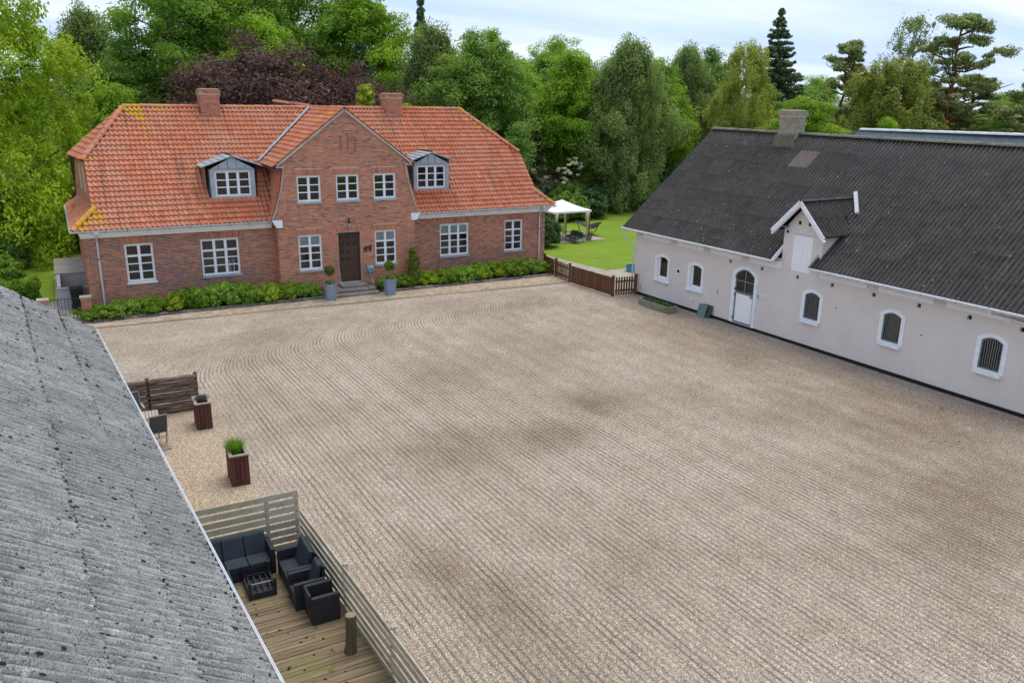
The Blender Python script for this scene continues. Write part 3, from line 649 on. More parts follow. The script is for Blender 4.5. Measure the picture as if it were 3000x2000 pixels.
def tile_plane(o, ax, up, poly, holes=(), tone=.5, x_off=0, new=None):
    o = Vector(o); ax = Vector(ax).normalized(); up = Vector(up).normalized(); nn = ax.cross(up).normalized()
    xs_ = [p[0] for p in poly]; ys_ = [p[1] for p in poly]; rn = random.Random(len(tiles)+1)
    ci = math.floor((min(xs_)-x_off)/TW); j = 0
    while j*TL < max(ys_):
        y = j*TL; i = ci
        while x_off+i*TW < max(xs_):
            x = x_off+(i+.5)*TW
            if in_poly(x, y+TL*.5, poly) and not any(in_poly(x, y+TL*.5, h) for h in holes):
                p = o+ax*x+up*y
                m = Matrix((ax, up, nn)).transposed().to_4x4(); m.translation = p+nn*rn.uniform(-.004, .004)
                m = m @ Matrix.Rotation(rn.gauss(0, .012), 4, 'Z')
                li = 0
                for q, r in LICH:
                    dd = (p-Vector(q)).length
                    if dd < r: li = max(li, min(1, 2.2*(1-dd/r)))
                t = tone+rn.gauss(0, .18)
                if new and new(x, y): t = rn.uniform(.0, .35)
                tiles.append((m, max(0, min(1, t)), li))
            i += 1
        j += 1
zs = lambda z: (z-EZ)/UX.z       # slope coordinate of a height on the front slope
pL = [(-.36, 0), (8.10, 0), (8.32, zs(4.67)), (8.60, zs(5.6)), (8.60, zs(6.13)), (8.10, zs(6.15)), (11.4, zs(8.62)), (XC, SL), (2.56, SL), (.47, zs(6.42)), (.50, zs(4.5)), (.5, zs(4.45))]
pR = [(2*XC-8.10, 0), (23.62, 0), (22.72, zs(4.47)), (22.70, zs(6.45)), (20.06, SL), (XC, SL), (2*XC-11.4, zs(8.62)), (2*XC-8.10, zs(6.15)), (2*XC-8.60, zs(6.13)), (2*XC-8.60, zs(5.6)), (2*XC-8.32, zs(4.67))]
dh = lambda a: [(a-.04, zs(4.66)), (a+2.04, zs(4.66)), (a+2.04, zs(5.75)), (a+1.0, zs(6.45)), (a-.04, zs(5.75))]
DX1, DX2 = 5.54, 15.58
newL = lambda x, y: (DX1-.35 < x < 8.3 and y < zs(5.3)) and (x > DX1-.25+.1*y)
newR = lambda x, y: (x < DX2+2.15+.25*(1.2-y) and y < zs(5.3))
tile_plane((0, EY, EZ), (1, 0, 0), UX, pL, [dh(DX1)], .55, .5, newL)
tile_plane((0, EY, EZ), (1, 0, 0), UX, pR, [dh(DX2)], .55, .5, newR)
# side skirts and upper hips
for s in (-1, 1):
    X_ = lambda x: x if s < 0 else 23.27-x
    up = Vector((X_(.60)-X_(-.36), 0, .82)); ax = Vector((0, s, 0))
    l = up.length; o = (X_(-.36), EY if s > 0 else 9.6, EZ)
    tile_plane(o, ax, up, [(0, 0), (10.05, 0), (10.05-.85, l), (.85, l)], (), .3)
    ap_ = Vector((2.56 if s < 0 else 20.06, RY, RZ)); A_ = Vector((.44 if s < 0 else 22.74, 2.25, 6.40)); B_ = Vector((-.04 if s < 0 else 22.74, 6.95, 6.40))
    o_, e_ = (B_, A_) if s < 0 else (A_, B_); ax = (e_-o_).normalized(); al = (ap_-o_).dot(ax); up = ap_-o_-ax*al
    tile_plane(o_, ax, up, [(0, 0), ((e_-o_).length, 0), (al, up.length)], (), .3)
# rear slope (plain, unseen from the yard) is left to the sheathing; bay roof: upper slopes and steep lower cheeks
BE = (8.13, 6.12); BSL = math.hypot(XC-BE[0], RZ-BE[1])
for s in (1, -1):
    up = Vector((s*(XC-BE[0]), 0, RZ-BE[1])); ax = Vector((0, -s, 0))
    my = lambda z: EY+(z-EZ)/(RZ-EZ)*(RY-EY)
    y0, y1, y2 = -.74, my(6.12), RY
    if s > 0: o = (BE[0], y2, BE[1]); poly = [(y2-y1, 0), (y2-y0, 0), (y2-y0, BSL), (0, BSL)]
    else: o = (2*XC-BE[0], y0, BE[1]); poly = [(0, 0), (y1-y0, 0), (y2-y0, BSL), (0, BSL)]
    tile_plane(o, ax, up, poly, (), .22)
    for (xa, za), (xb, zb) in (((7.92, 3.66), (8.20, 4.42)), ((8.20, 4.42), (8.43, 5.22)), ((8.43, 5.22), (8.58, 6.10))):
        up = Vector((s*(xb-xa), 0, zb-za)); l = up.length; ya, yb_ = my(za), my(zb)
        if s > 0: o = (xa, yb_, za); poly = [(yb_-ya, 0), (yb_-BY-.01, 0), (yb_-BY-.01, l), (0, l)]
        else: o = (2*XC-xa, BY+.01, za); poly = [(0, 0), (ya-BY, 0), (yb_-BY, l), (0, l)]
        tile_plane(o, ax, up, poly, (), .12)
# sheathing under the tiles
m = MB(); q = -.035; nv = Vector((0, -UX.z, UX.y))*q
def sh(pts): m.face([Vector(p)+nv for p in pts])
sh([(-.36, EY, EZ), (23.62, EY, EZ), (22.72, .37, 4.47), (22.7, 2.32, 6.45), (20.06, RY, RZ), (2.56, RY, RZ), (.47, 2.3, 6.42), (.5, .37, 4.47)])
m.face([(-.36, 9.65, EZ), (23.62, 9.65, EZ), (22.72, 8.8, 4.47), (22.7, 6.9, 6.42), (20.06, RY, RZ-.05), (2.56, RY, RZ-.05), (0.0, 6.9, 6.40), (.12, 8.8, 4.47)])
m.face([(-.36, EY, EZ-.05), (.66, .37, 4.44), (.66, 9, 4.44), (-.36, 9.65, EZ-.05)]); m.face([(23.62, EY, EZ-.05), (22.6, .37, 4.44), (22.6, 9, 4.44), (23.62, 9.65, EZ-.05)])
m.face([(.44, 2.25, 6.36), (-.04, 6.95, 6.36), (2.56, RY, RZ-.06)]); m.face([(22.74, 2.25, 6.36), (22.74, 6.95, 6.36), (20.06, RY, RZ-.06)])
for s in (1, -1):
    Q = lambda x, y, z: (XC+s*(x-XC), y, z)
    m.face([Q(8.13, -.72, 6.07), Q(XC, -.72, 8.70), Q(XC, RY, 8.70), Q(8.13, 2.0, 6.07)])
    for (xa, za), (xb, zb) in (((7.94, 3.64), (8.23, 4.42)), ((8.23, 4.42), (8.46, 5.22)), ((8.46, 5.22), (8.61, 6.10))): m.face([Q(xa, BY+.02, za), Q(xb, BY+.02, zb), Q(xb, 2.1, zb), Q(xa, 2.1, za)])
    m.face([(XC-.1, RY, 8.76), (XC+s*(8.1-XC), 9.8, 6.2), (XC-.75, 9.9, 8.93)])
    m.box(*sorted((XC+s*(8.13-XC), XC+s*(8.62-XC))), -.72, 2.0, 6.02, 6.06)
roof = m.build('roof', surf('roof_boards', (.10, .07, .05), (.16, .11, .08), 4, .9, .1, bump=.1), house, fix=False)
# 300 nearest tiles as pieces, the rest joined
tiles.sort(key=lambda t: (t[0].translation-CAM).length)
for mt, tn, li in tiles[:300]: instm('roof_tile', tile_me, mt, roof, color=(tn, li, 0, 1))
rest = tiles[300:]; MT = np.array([np.array(t[0]) for t in rest])
VV = np.einsum('nij,vj->nvi', MT[:, :3, :3], TV)+MT[:, None, :3, 3]
FF = TF[None]+(np.arange(len(rest))*len(TV))[:, None, None]
me = np_mesh('roof_tiles', VV.reshape(-1, 3), FF.reshape(-1, 4), M['tile'])
a = me.attributes.new('tl', 'FLOAT_VECTOR', 'FACE'); tl = np.repeat(np.array([(t[1], t[2], 0) for t in rest]), len(TF), axis=0); a.data.foreach_set('vector', tl.astype('f').ravel())
inst('roof_tile', me, roof, kind='stuff')
# ridge and hip tiles: half-round caps
def cap_mesh(name, l, r, mat, n=6):
    m = MB()
    for k in range(n):
        t0 = PI*k/n; t1 = PI*(k+1)/n
        for (ra, rb, ya, yb) in ((r*1.10, r*.94, 0, l*1.1),):
            m.face([(math.cos(t0)*ra, ya, math.sin(t0)*ra), (math.cos(t1)*ra, ya, math.sin(t1)*ra), (math.cos(t1)*rb, yb, math.sin(t1)*rb), (math.cos(t0)*rb, yb, math.sin(t0)*rb)])
        m.face([(math.cos(t0)*r*1.10, 0, math.sin(t0)*r*1.10), (math.cos(t0)*r*.85, 0, math.sin(t0)*r*.85), (math.cos(t1)*r*.85, 0, math.sin(t1)*r*.85), (math.cos(t1)*r*1.10, 0, math.sin(t1)*r*1.10)])
    return m.mesh(name, mat, fix=False)
cap_me = cap_mesh('ridge_tile', .36, .125, M['tile_obj'])
def caps(parent, me, p, q, step, name='ridge_tile', lich=True, tone=.45):
    p = Vector(p); q = Vector(q); d = (q-p); n_ = max(1, round(d.length/step)); d = d/n_; f = d.normalized()
    a = f.cross(Vector((0, 0, 1))).normalized(); b = a.cross(f).normalized(); rn = random.Random(int(p.x*100))
    for i in range(n_):
        m = Matrix((a, f, b)).transposed().to_4x4(); m.translation = p+d*i+Vector((0, 0, rn.uniform(-.008, .008)))
        m = m @ Matrix.Scale(d.length/step, 4, (0, 1, 0)); li = 0
        if lich:
            for c_, r in LICH:
                dd = (m.translation-Vector(c_)).length
                if dd < r: li = max(li, min(1, 1.6*(1-dd/r)))
        instm(name, me, m, parent, color=(max(0, min(1, tone+rn.gauss(0, .15))), li, 0, 1))
caps(roof, cap_me, (2.56, RY, RZ-.03), (20.06, RY, RZ-.03), .36)
caps(roof, cap_me, (.42, 2.22, 6.42), (2.56, RY, RZ), .36); caps(roof, cap_me, (22.74, 2.22, 6.42), (20.06, RY, RZ), .36)
caps(roof, cap_me, (-.36, EY, EZ+.02), (.60, .37, 4.50), .33); caps(roof, cap_me, (23.63, EY, EZ+.02), (22.67, .37, 4.50), .33)
caps(roof, cap_me, (XC, -.76, 8.74), (XC, RY, 8.74), .36); caps(roof, cap_me, (XC-.1, RY+.1, 8.78), (XC-.75, 9.9, 8.98), .36)
# mortar verges on the gable and valley flashing
m = MB()
for s in (1, -1):
    Q = lambda x, z, y=-.70: (XC+s*(x-XC), y, z)
    m.bar(Q(XC, 8.72), Q(8.30, 6.20), .10, .07, up=(0, 1, 0)); m.bar(Q(8.25, 6.13), Q(8.64, 6.13), .10, .06)
    pp_ = [(8.60, 6.12), (8.55, 5.75), (8.46, 5.27), (8.30, 4.7), (8.13, 4.17), (7.95, 3.72)]
    for (xa, za), (xb, zb) in zip(pp_, pp_[1:]): m.bar(Q(xa, za, -.68), Q(xb, zb, -.68), .07, .09, up=(0, 1, 0))
m.build('verge_mortar', M['mortar_pale'], roof)
m = MB()
for s in (1, -1):
    a_ = Vector((XC+s*(8.04-XC), 1.93, 6.27)); b_ = Vector((XC+s*(11.35-XC), 4.38, 8.76)); m.bar(a_, b_, .12, .05, up=(-s*.3, -.6, .75)); m.box(*sorted((XC+s*(7.72-XC), XC+s*(8.12-XC))), 1.45, 1.95, 6.12, 6.16)
m.build('valley_flashing', M['lead'], roof)
# zinc dormers
def dormer(x0, blind):
    x1 = x0+2.0; y0 = .54; z0, z1, za = 4.62, 6.02, 6.60; xm = (x0+x1)/2
    m = MB(); h = (x0+.19, x1-.19, 4.77, 5.94)
    wallquads(m, 'y', y0, x0, x1, z0, z1, [h], .2)
    m.face([(x0, y0, z1), (x1, y0, z1), (xm, y0, za-.04)])
    for x in (x0, x1): m.face([(x, y0, z0), (x, y0, z1), (x, 2.1, z1), (x, y0+.02, z0)])
    d = m.build('dormer', M['zinc'], house, fix=False)
    m = MB()
    for k in range(1, 5):
        x = x0+2.0*k/5; zt = z1+(za-z1)*(1-abs(x-xm)/1.0)-.05; m.box(x-.010, x+.010, y0-.014, y0-.001, z1+.03, zt)
    m.box(x0, x1, y0-.010, y0-.001, z1, z1+.015); m.build('seam', M['zinc_dark'], d)
    for s in (1, -1):
        m = MB(); e0 = Vector((xm, y0-.12, za+.03)); e1 = Vector((xm+s*1.38, y0-.12, 6.16))
        b0 = Vector((xm, 2.62, za+.03)); b1 = Vector((xm+s*1.38, 2.10, 6.16)); t = Vector((0, 0, -.045))
        m.face([e0, e1, b1, b0]); m.face([e0+t, e1+t, b1+t, b0+t]); m.face([e0, e1, e1+t, e0+t]); m.face([e1, b1, b1+t, e1+t])
        rp = m.build('dormer_roof', M['zinc'], d); m = MB()
        for k in range(1, 5):
            f = k/5; p = e0.lerp(e1, f); q = b0.lerp(b1, f); m.bar(p+Vector((0, .0, .02)), q+Vector((0, 0, .02)), .022, .035)
        m.bar(e0.lerp(e1, .0)+Vector((0, 0, .01)), b0+Vector((0, 0, .01)), .05, .04); m.build('standing_seam', M['zinc'], rp)
    window(d.parent, h, y0, 3, [1, 1, 1], top=0, sill=False)
    return d
dormer(DX1, 0); dormer(DX2, 1)
# chimneys
def chimney(x0, x1, y0, y1, zb, zt, mat, parent, mortar, tone0, flare=None):
    m = MB(); m.box(x0, x1, y0, y1, zb, zt-.28); m.box(x0-.03, x1+.03, y0-.03, y1+.03, zt-.28, zt-.2); m.box(x0-.06, x1+.06, y0-.06, y1+.06, zt-.2, zt-.03)
    m.box(x0+.02, x1-.02, y0+.02, y1-.02, zt-.03, zt+.03)
    c = m.build('chimney', mortar, parent); m = MB(); rn = random.Random(int(x0*10))
    def ring(X0, X1, Y0, Y1, za, zb_):
        z = za; k = 0
        while z < zb_-.03:
            for side in range(4):
                lo, hi = ((X0, X1) if side < 2 else (Y0, Y1)); a = lo-(.12 if k % 2 else 0)
                while a < hi:
                    p, q = max(a, lo), min(a+.228, hi)
                    if q-p > .03:
                        t = min(1, max(0, tone0+rn.gauss(0, .18)))
                        if side == 0: m.box(p, q, Y0-.01, Y0, z, z+.056, t)
                        elif side == 1: m.box(p, q, Y1, Y1+.01, z, z+.056, t)
                        elif side == 2: m.box(X0-.01, X0, p, q, z, z+.056, t)
                        else: m.box(X1, X1+.01, p, q, z, z+.056, t)
                    a += .24
            z += .0667; k += 1
    ring(x0, x1, y0, y1, zb, zt-.28); ring(x0-.06, x1+.06, y0-.06, y1+.06, zt-.2, zt-.03)
    m.build('brick', mat, c, kind='stuff', fix=False); return c
chimney(5.97, 6.86, 4.15, 5.0, 7.9, 9.58, M['brick'], house, M['mortar'], .45); chimney(15.52, 16.46, 4.15, 5.0, 7.9, 9.52, M['brick'], house, M['mortar'], .5)
m = MB(); m.box(15.46, 16.52, 4.02, 4.14, 8.13, 8.26); m.box(5.90, 6.94, 4.02, 4.14, 8.13, 8.24); m.build('chimney_flashing', M['mortar_pale'], house)

# ---- things at the front door
fs = thing('entrance_steps', 'three worn stone steps below the brown front door', 'steps', (XC, -1.3, 0))
for nm, bx_ in (('step', (-1.28, .98, -.76, .64, 0, .145)), ('step', (-.92, .58, -.42, .64, .147, .28)), ('step', (-.66, .62, -.06, .64, .282, .415))):
    MB().box(*bx_).build(nm, M['stone'], fs, bevel=.02)
for bx_ in ((-1.25, -.94, -.40, .1, .147, .27), (.60, .92, -.40, .0, .147, .29)): MB().box(*bx_).build('side_block', M['stone'], fs, bevel=.03)
for s, lab in ((-1, 'thin curved iron handrail left of the front steps'), (1, 'thin curved iron handrail right of the front steps')):
    t = thing('handrail', lab, 'handrail', (XC+s*.78+.0, -1.2, 0), group='handrails at the front steps')
    x = 0; m = MB(); m.tube([(x, .48, 1.30), (x, .2, 1.36), (x, -.05, 1.25), (x, -.22, 1.0), (x, -.30, .72), (x, -.55, .55), (x, -.72, .50)], .016, 6); m.build('rail', M['alu'], t)
    m = MB(); m.tube([(x, .2, .28), (x, .2, 1.36)], .013, 6); m.build('post', M['alu'], t); m = MB(); m.tube([(x, -.70, .14), (x, -.70, .5)], .013, 6); m.build('post', M['alu'], t)
t = thing('wall_lantern', 'small black wall lantern above the brown front door', 'lantern', (11.62, BY, 3.2))
m = MB(); m.box(-.03, .03, -.02, -.013, .2, .42); m.tube([(0, -.01, .36), (0, -.1, .42), (0, -.16, .36), (0, -.16, .28)], .014, 6); m.build('bracket', M['iron'], t)
m = MB(); m.tube([(0, -.16, -.06), (0, -.16, -.03), (0, -.16, .20), (0, -.16, .28)], [.02, .045, .075, .012], 6); m.build('glass_body', surf('lantern_glass', (.35, .33, .25), (.45, .42, .33), 3, .3, .5, bump=0), t)
m = MB(); m.tube([(0, -.16, .20), (0, -.16, .23), (0, -.16, .31)], [.095, .085, .01], 6); m.tube([(0, -.16, -.10), (0, -.16, -.05)], [.01, .05], 6); m.build('cap', M['iron'], t)
t = thing('iron_ornament', 'dark cast iron animal ornament on brickwork right of the front door', 'ornament', (12.54, BY-.02, 1.95))
m = MB(); m.tube([(-.15, -.03, .16), (-.05, -.03, .19), (.06, -.03, .17), (.15, -.03, .20)], [.03, .055, .05, .04], 7); m.tube([(.14, -.03, .18), (.17, -.03, .27), (.20, -.03, .24)], [.045, .045, .02], 6)
for x in (-.14, -.09, .09, .14): m.tube([(x, -.03, .15), (x+.01, -.03, .07), (x, -.03, -.03)], [.028, .02, .018], 5)
m.tube([(-.16, -.03, .17), (-.21, -.03, .12), (-.2, -.03, .03)], [.02, .014, .012], 5); m.build('body', M['iron'], t)
t = thing('mailbox', 'silvery blue rounded mailbox on wall right of front door', 'mailbox', (12.60, BY-.02, .78))
m = MB(); pr_ = [(-.14+.0, 0)]
poly = [(0, 0), (-.10, .01), (-.17, .07), (-.20, .18), (-.19, .32), (-.14, .42), (0, .46)]
m.prism([(y_, z_) for y_, z_ in poly], 'x', -.17, .17); m.build('box', surf('mail_metal', (.22, .33, .42), (.32, .43, .52), 3, .35, .5, metal=.4, bump=.03), t, bevel=.01)
m = MB(); m.box(-.12, .12, -.206, -.196, .24, .29); m.build('flap', M['zinc_dark'], t)

# ------------------------------------------------------------------ painted barn on the right (local: x along the wall, y inwards, z up)
BA = .0283; BROT = -PI/2+BA
barn = thing('painted_barn', 'long light grey barn with dark corrugated roof and white arched windows', 'barn', (24.263, -7.17, 0), BROT)
BL = 26.0; BD = 10.6; BEZ, BRZ = 3.28, 8.0; BEO, BRO = -.43, 5.2
m = MB()
WB = [(1.62, 2.56, 1.05, 2.32), (3.92, 4.86, 1.05, 2.32)]; WBH = [(a, b, c, 2.17) for a, b, c, d in WB]; WI = [(10.60, 11.30, 1.19, 2.27), (14.10, 14.80, 1.19, 2.27), (17.66, 18.36, 1.19, 2.27), (21.2, 21.9, 1.19, 2.27)]
DB = (6.88, 7.95, .14, 2.58); LO = (9.74, 10.66, 2.95, 4.42)
VENT = [6.46, 8.25, 10.09, 11.75, 13.56, 15.34, 17.13, 18.81]; VH = [(t-.075, t+.075, 2.65, 2.80) for t in VENT]
wallquads(m, 'y', 0, 0, BL, 0, 3.32, WBH+WI+[(DB[0], DB[1], DB[2], 2.51), (LO[0], LO[1], LO[2], 3.32)]+VH, .22)
wallquads(m, 'y', 0, 9.22, 11.12, 3.32, 4.55, [(LO[0], LO[1], 3.32, LO[3])]+[(a-.06, a+.06, 4.46, 4.58-.0301) for a in ()], .22)
m.face([(9.22, 0, 4.55), (11.12, 0, 4.55), (10.17, 0, 5.58)])
for t in (9.22, 11.12): m.face([(t, 0, 3.3), (t, 0, 4.55), (t, 1.2, 4.55), (t, .0, 3.3)])
m.face([(0, 0, 0), (0, BD, 0), (0, BD, 3.3), (0, BRO, BRZ-.15), (0, 0, 3.5)]); m.face([(BL, 0, 0), (BL, BD, 0), (BL, BD, 3.3), (BL, BRO, BRZ-.15), (BL, 0, 3.5)])
m.face([(0, BD, 0), (BL, BD, 0), (BL, BD, 3.3), (0, BD, 3.3)])
bw = m.build('wall', M['render'], barn, fix=False)
m = MB()
for a, b in ((-.03, DB[0]-.20), (DB[1]+.20, BL)): m.box(a, b, -.025, -.001, 0, .13)
m.box(DB[0]-.20, DB[1]+.20, -.025, -.001, 0, .13)
m.build('plinth', M['tar'], barn)
for t in VENT:
    o = MB().box(t-.075, t+.075, .12, .13, 2.65, 2.80).build('vent', M['tar'], barn)
for a, b in ((9.94, .06), (10.42, .06)): MB().box(a-.06, a+.06, -.012, -.002, 4.78, 4.92).build('vent', M['tar'], barn)
for a, b in ((.60, 2.60), (3.08, 4.80), (5.26, 7.10), (7.57, 9.24), (11.18, 13.28), (13.75, 15.86), (16.32, 18.44), (18.95, 21.0)):
    MB().box(a, b, -.05, -.002, 2.90, 3.20).build('eave_panel', M['white_pure'], barn)
def arch(a0, a1, z0, zs_, rise, n=10):
    """outline of an opening with a segmental arch, counter-clockwise from the lower left"""
    pts = [(a0, z0), (a1, z0), (a1, zs_)]
    for k in range(1, n): u = k/n; x = a1+(a0-a1)*u; pts.append((x, zs_+rise*(1-(2*u-1)**2)))
    return pts+[(a0, zs_)]
def ring(mb, outer, inner, y0, y1):
    k = len(outer)
    for i in range(k):
        j = (i+1) % k; (a, b), (c, d), (e, f), (g_, h_) = outer[i], outer[j], inner[j], inner[i]
        mb.face([(a, y0, b), (c, y0, d), (e, y0, f), (g_, y0, h_)]); mb.face([(a, y0, b), (a, y1, b), (c, y1, d), (c, y0, d)])
        mb.face([(g_, y0, h_), (e, y0, f), (e, y1, f), (g_, y1, h_)])
def slab(mb, pts, y0, y1): mb.prism(pts, 'y', y0, y1)
def room(parent, a0, a1, z0, z1, y0, depth=1.5):
    g = MB(); A, Bq, c, d = a0-.3, a1+.3, z0-.5, z1+.2; y1 = y0+depth
    g.face([(A, y1, c), (Bq, y1, c), (Bq, y1, d), (A, y1, d)]); g.face([(A, y0, c), (A, y1, c), (A, y1, d), (A, y0, d)]); g.face([(Bq, y0, c), (Bq, y1, c), (Bq, y1, d), (Bq, y0, d)])
    g.face([(A, y0, d), (Bq, y0, d), (Bq, y1, d), (A, y1, d)]); g.face([(A, y0, c), (Bq, y0, c), (Bq, y1, c), (A, y1, c)]); g.build('room_interior', M['room'], parent, fix=False)
for a0, a1, z0, z1 in WB:
    m = MB(); sur = arch(a0-.05, a1+.05, z0-.02, z1-.16, .17); inn = arch(a0+.14, a1-.08, z0+.06, z1-.26, .12); ring(m, sur, inn, -.03, .12)
    wn_ = m.build('window', M['white'], barn, fix=True)
    m = MB(); fr_ = arch(a0+.14, a1-.08, z0+.06, z1-.26, .12); fi = arch(a0+.24, a1-.17, z0+.18, z1-.20, .02); ring(m, fr_, fi, .06, .11); m.build('frame', M['white'], wn_)
    m = MB(); m.face([(x, .085, z) for x, z in arch(a0+.23, a1-.16, z0+.17, z1-.19, .02)]); m.build('pane', M['glass'], wn_, fix=False)
    m = MB(); m.box(a0-.10, a1+.10, -.10, .05, z0-.09, z0-.025); m.build('sill', M['white'], wn_, bevel=.01); room(wn_, a0, a1, z0, z1, .225)
for a0, a1, z0, z1 in WI:
    m = MB(); ring(m, arch(a0-.15, a1+.15, z0-.05, z1-.14+.06, .20), arch(a0, a1, z0, z1-.14, .13), -.03, .15); wn_ = m.build('window', M['white'], barn)
    m = MB(); ring(m, arch(a0+.004, a1-.004, z0+.004, z1-.145, .13), arch(a0+.05, a1-.05, z0+.05, z1-.17, .11), .0, .05); fr_ = m.build('frame', M['teal_metal'], wn_)
    for k in range(7):
        x = a0+.05+(a1-a0-.10)*(k+1)/8; u = (x-a0)/(a1-a0); zt = z1-.155+.12*(1-(2*u-1)**2); MB().tube([(x, .01, z0+.03), (x, .01, zt)], .011, 6).build('bar', M['bar_metal'], wn_)
    m = MB(); m.face([(x, .12, z) for x, z in arch(a0+.01, a1-.01, z0+.01, z1-.15, .12)]); m.build('pane', M['glass'], wn_, fix=False)
    m = MB(); m.box(a0-.08, a1+.10, -.13, .02, z0-.17, z0-.055); m.build('sill', M['white'], wn_, bevel=.01); room(wn_, a0, a1, z0, z1, .225)
# stable door: glazed upper leaf, boarded lower leaf
a0, a1, z0, z1 = DB; zs_ = 2.27
m = MB(); ring(m, arch(a0-.20, a1+.16, .131, 2.36, .30), arch(a0, a1, .135, zs_, .26), -.035, .15); dr = m.build('door', M['white'], barn)
m = MB(); ring(m, arch(a0+.003, a1-.003, z0+.003, zs_, .255), arch(a0+.055, a1-.055, z0+.07, zs_-.03, .235), .0, .06); m.box(a0+.055, a1-.055, .0, .06, 1.44, 1.54); m.build('frame', M['teal_metal'], dr)
m = MB(); m.face([(x, .04, z) for x, z in arch(a0+.05, a1-.05, 1.5, zs_-.03, .235)]); m.build('pane', M['glass'], dr, fix=False)
m = MB(); mdx = (a0+a1)/2; m.box(mdx-.016, mdx+.016, .005, .045, 1.54, zs_+.20); m.box(a0+.055, mdx-.016, .005, .045, 1.985, 2.015); m.box(mdx+.016, a1-.055, .005, .045, 1.985, 2.015); m.build('glazing_bar', M['bar_metal'], dr)
pb = MB().box(0, .117, 0, .02, z0+.07, 1.44).mesh('board', M['white_pure'])
for k in range(8): inst('board', pb, dr, (a0+.057+k*.119, .018+(k % 2)*.002, 0))
m = MB(); m.box(a1-.20, a1-.03, -.03, 0, 1.36, 1.42); m.build('door_handle', M['bar_metal'], dr)
for z in (.35, 1.36, 1.62, 2.16): MB().box(a0-.02, a0+.04, -.05, 0, z-.04, z+.04).build('hinge', M['zinc_dark'], dr)
room(dr, a0, a1, 1.4, z1, .225); MB().box(a0-.1, a1+.1, .23, .25, 0, 1.5).build('backing', M['room'], dr)
# loft hatch in the wall dormer: two leaves of boards
hb = MB().box(0, .108, 0, .03, LO[2], LO[3]-.06).mesh('board', M['white_pure'])
m = MB(); m.box(LO[0], LO[1], .05, .07, LO[2]+.01, LO[3]-.01); lh = m.build('loft_hatch', M['white'], barn)
for k in range(8): inst('board', hb, lh, (LO[0]+.012+k*.1135+(.008 if k > 3 else 0), -.02, 0), color=None)
for zz_ in (LO[2]+.22, LO[3]-.3):
    for a, b in ((LO[0]-.03, LO[0]+.34), (LO[1]-.34, LO[1]+.03)): MB().box(a, b, -.032, -.0205, zz_, zz_+.035).build('hinge', M['white'], lh)
# roof sheets
def sheet_mesh(name, w, l, waves, mat, amp=.040, thick=.012, seg=4):
    """corrugated sheet, origin at lower left corner, x across the waves, y up the slope"""
    m = MB(); N_ = waves*seg; P = [(w*k/N_*1.0, amp*math.cos(2*PI*k/seg)) for k in range(N_+1)]
    for (xa, ha), (xb, hb_) in zip(P, P[1:]):
        m.face([(xa, 0, ha+thick), (xb, 0, hb_+thick), (xb, l, hb_), (xa, l, ha)]); m.face([(xa, .002, ha-.004), (xb, .002, hb_-.004), (xb, 0, hb_+thick), (xa, 0, ha+thick)])
    return m.mesh(name, mat, fix=False)
def roof_frame(o, ax, up):
    ax = Vector(ax).normalized(); up = Vector(up).normalized(); nn = ax.cross(up); m = Matrix((ax, up, nn)).transposed().to_4x4(); m.translation = Vector(o); return m
up = Vector((0, BRO-BEO, BRZ-BEZ)); bsl = up.length; rows = 7; rl = bsl/rows
m = MB(); e = -.05
m.face([(-.5, BEO+.05, BEZ+e), (9.1, BEO+.05, BEZ+e), (9.1, 2.4, 5.65+e), (10.2, 2.5, 5.73+e), (11.0, 2.4, 5.65+e), (11.0, BEO+.05, BEZ+e), (BL, BEO+.05, BEZ+e), (BL, BRO, BRZ+e), (-.5, BRO, BRZ+e)])
m.face([(-.5, BRO, BRZ-.03), (BL, BRO, BRZ-.03), (BL, BD+.4, 3.3), (-.5, BD+.4, 3.3)])
broof = m.build('roof', M['tar'], barn, fix=False)
cols = [(-.56+i*1.0778, 1.0778) for i in range(9)]+[(9.14, .91), (10.05, .92)]+[(10.97+i*1.07, 1.07) for i in range(14)]
sm = {}
for ci, (x, w_) in enumerate(cols):
    wv = 6 if w_ > 1 else 5; key = round(w_, 3)
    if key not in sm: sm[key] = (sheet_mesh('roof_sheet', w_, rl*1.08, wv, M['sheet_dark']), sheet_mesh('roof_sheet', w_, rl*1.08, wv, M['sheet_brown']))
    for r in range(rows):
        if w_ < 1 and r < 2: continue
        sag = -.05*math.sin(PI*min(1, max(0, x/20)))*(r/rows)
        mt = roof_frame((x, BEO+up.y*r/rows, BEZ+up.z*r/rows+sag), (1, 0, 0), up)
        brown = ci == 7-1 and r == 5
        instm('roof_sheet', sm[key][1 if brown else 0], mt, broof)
cap2 = cap_mesh('ridge_cap', 1.05, .19, M['ridge_moss'])
def caps2(parent, me, p, q, step, sag=0):
    p = Vector(p); q = Vector(q); n_ = round((q-p).length/step); d = (q-p)/n_; f = d.normalized(); a = f.cross(Vector((0, 0, 1))).normalized(); b = a.cross(f)
    for i in range(n_):
        mt = Matrix((a, f, b)).transposed().to_4x4(); mt.translation = p+d*i+Vector((0, 0, -sag*math.sin(PI*i/n_))); mt = mt @ Matrix.Diagonal((1, d.length/step, .55, 1)); instm('ridge_cap', me, mt, parent)
caps2(broof, cap2, (-.56, BRO, BRZ-.01), (BL, BRO, BRZ-.01), 1.05, .06)
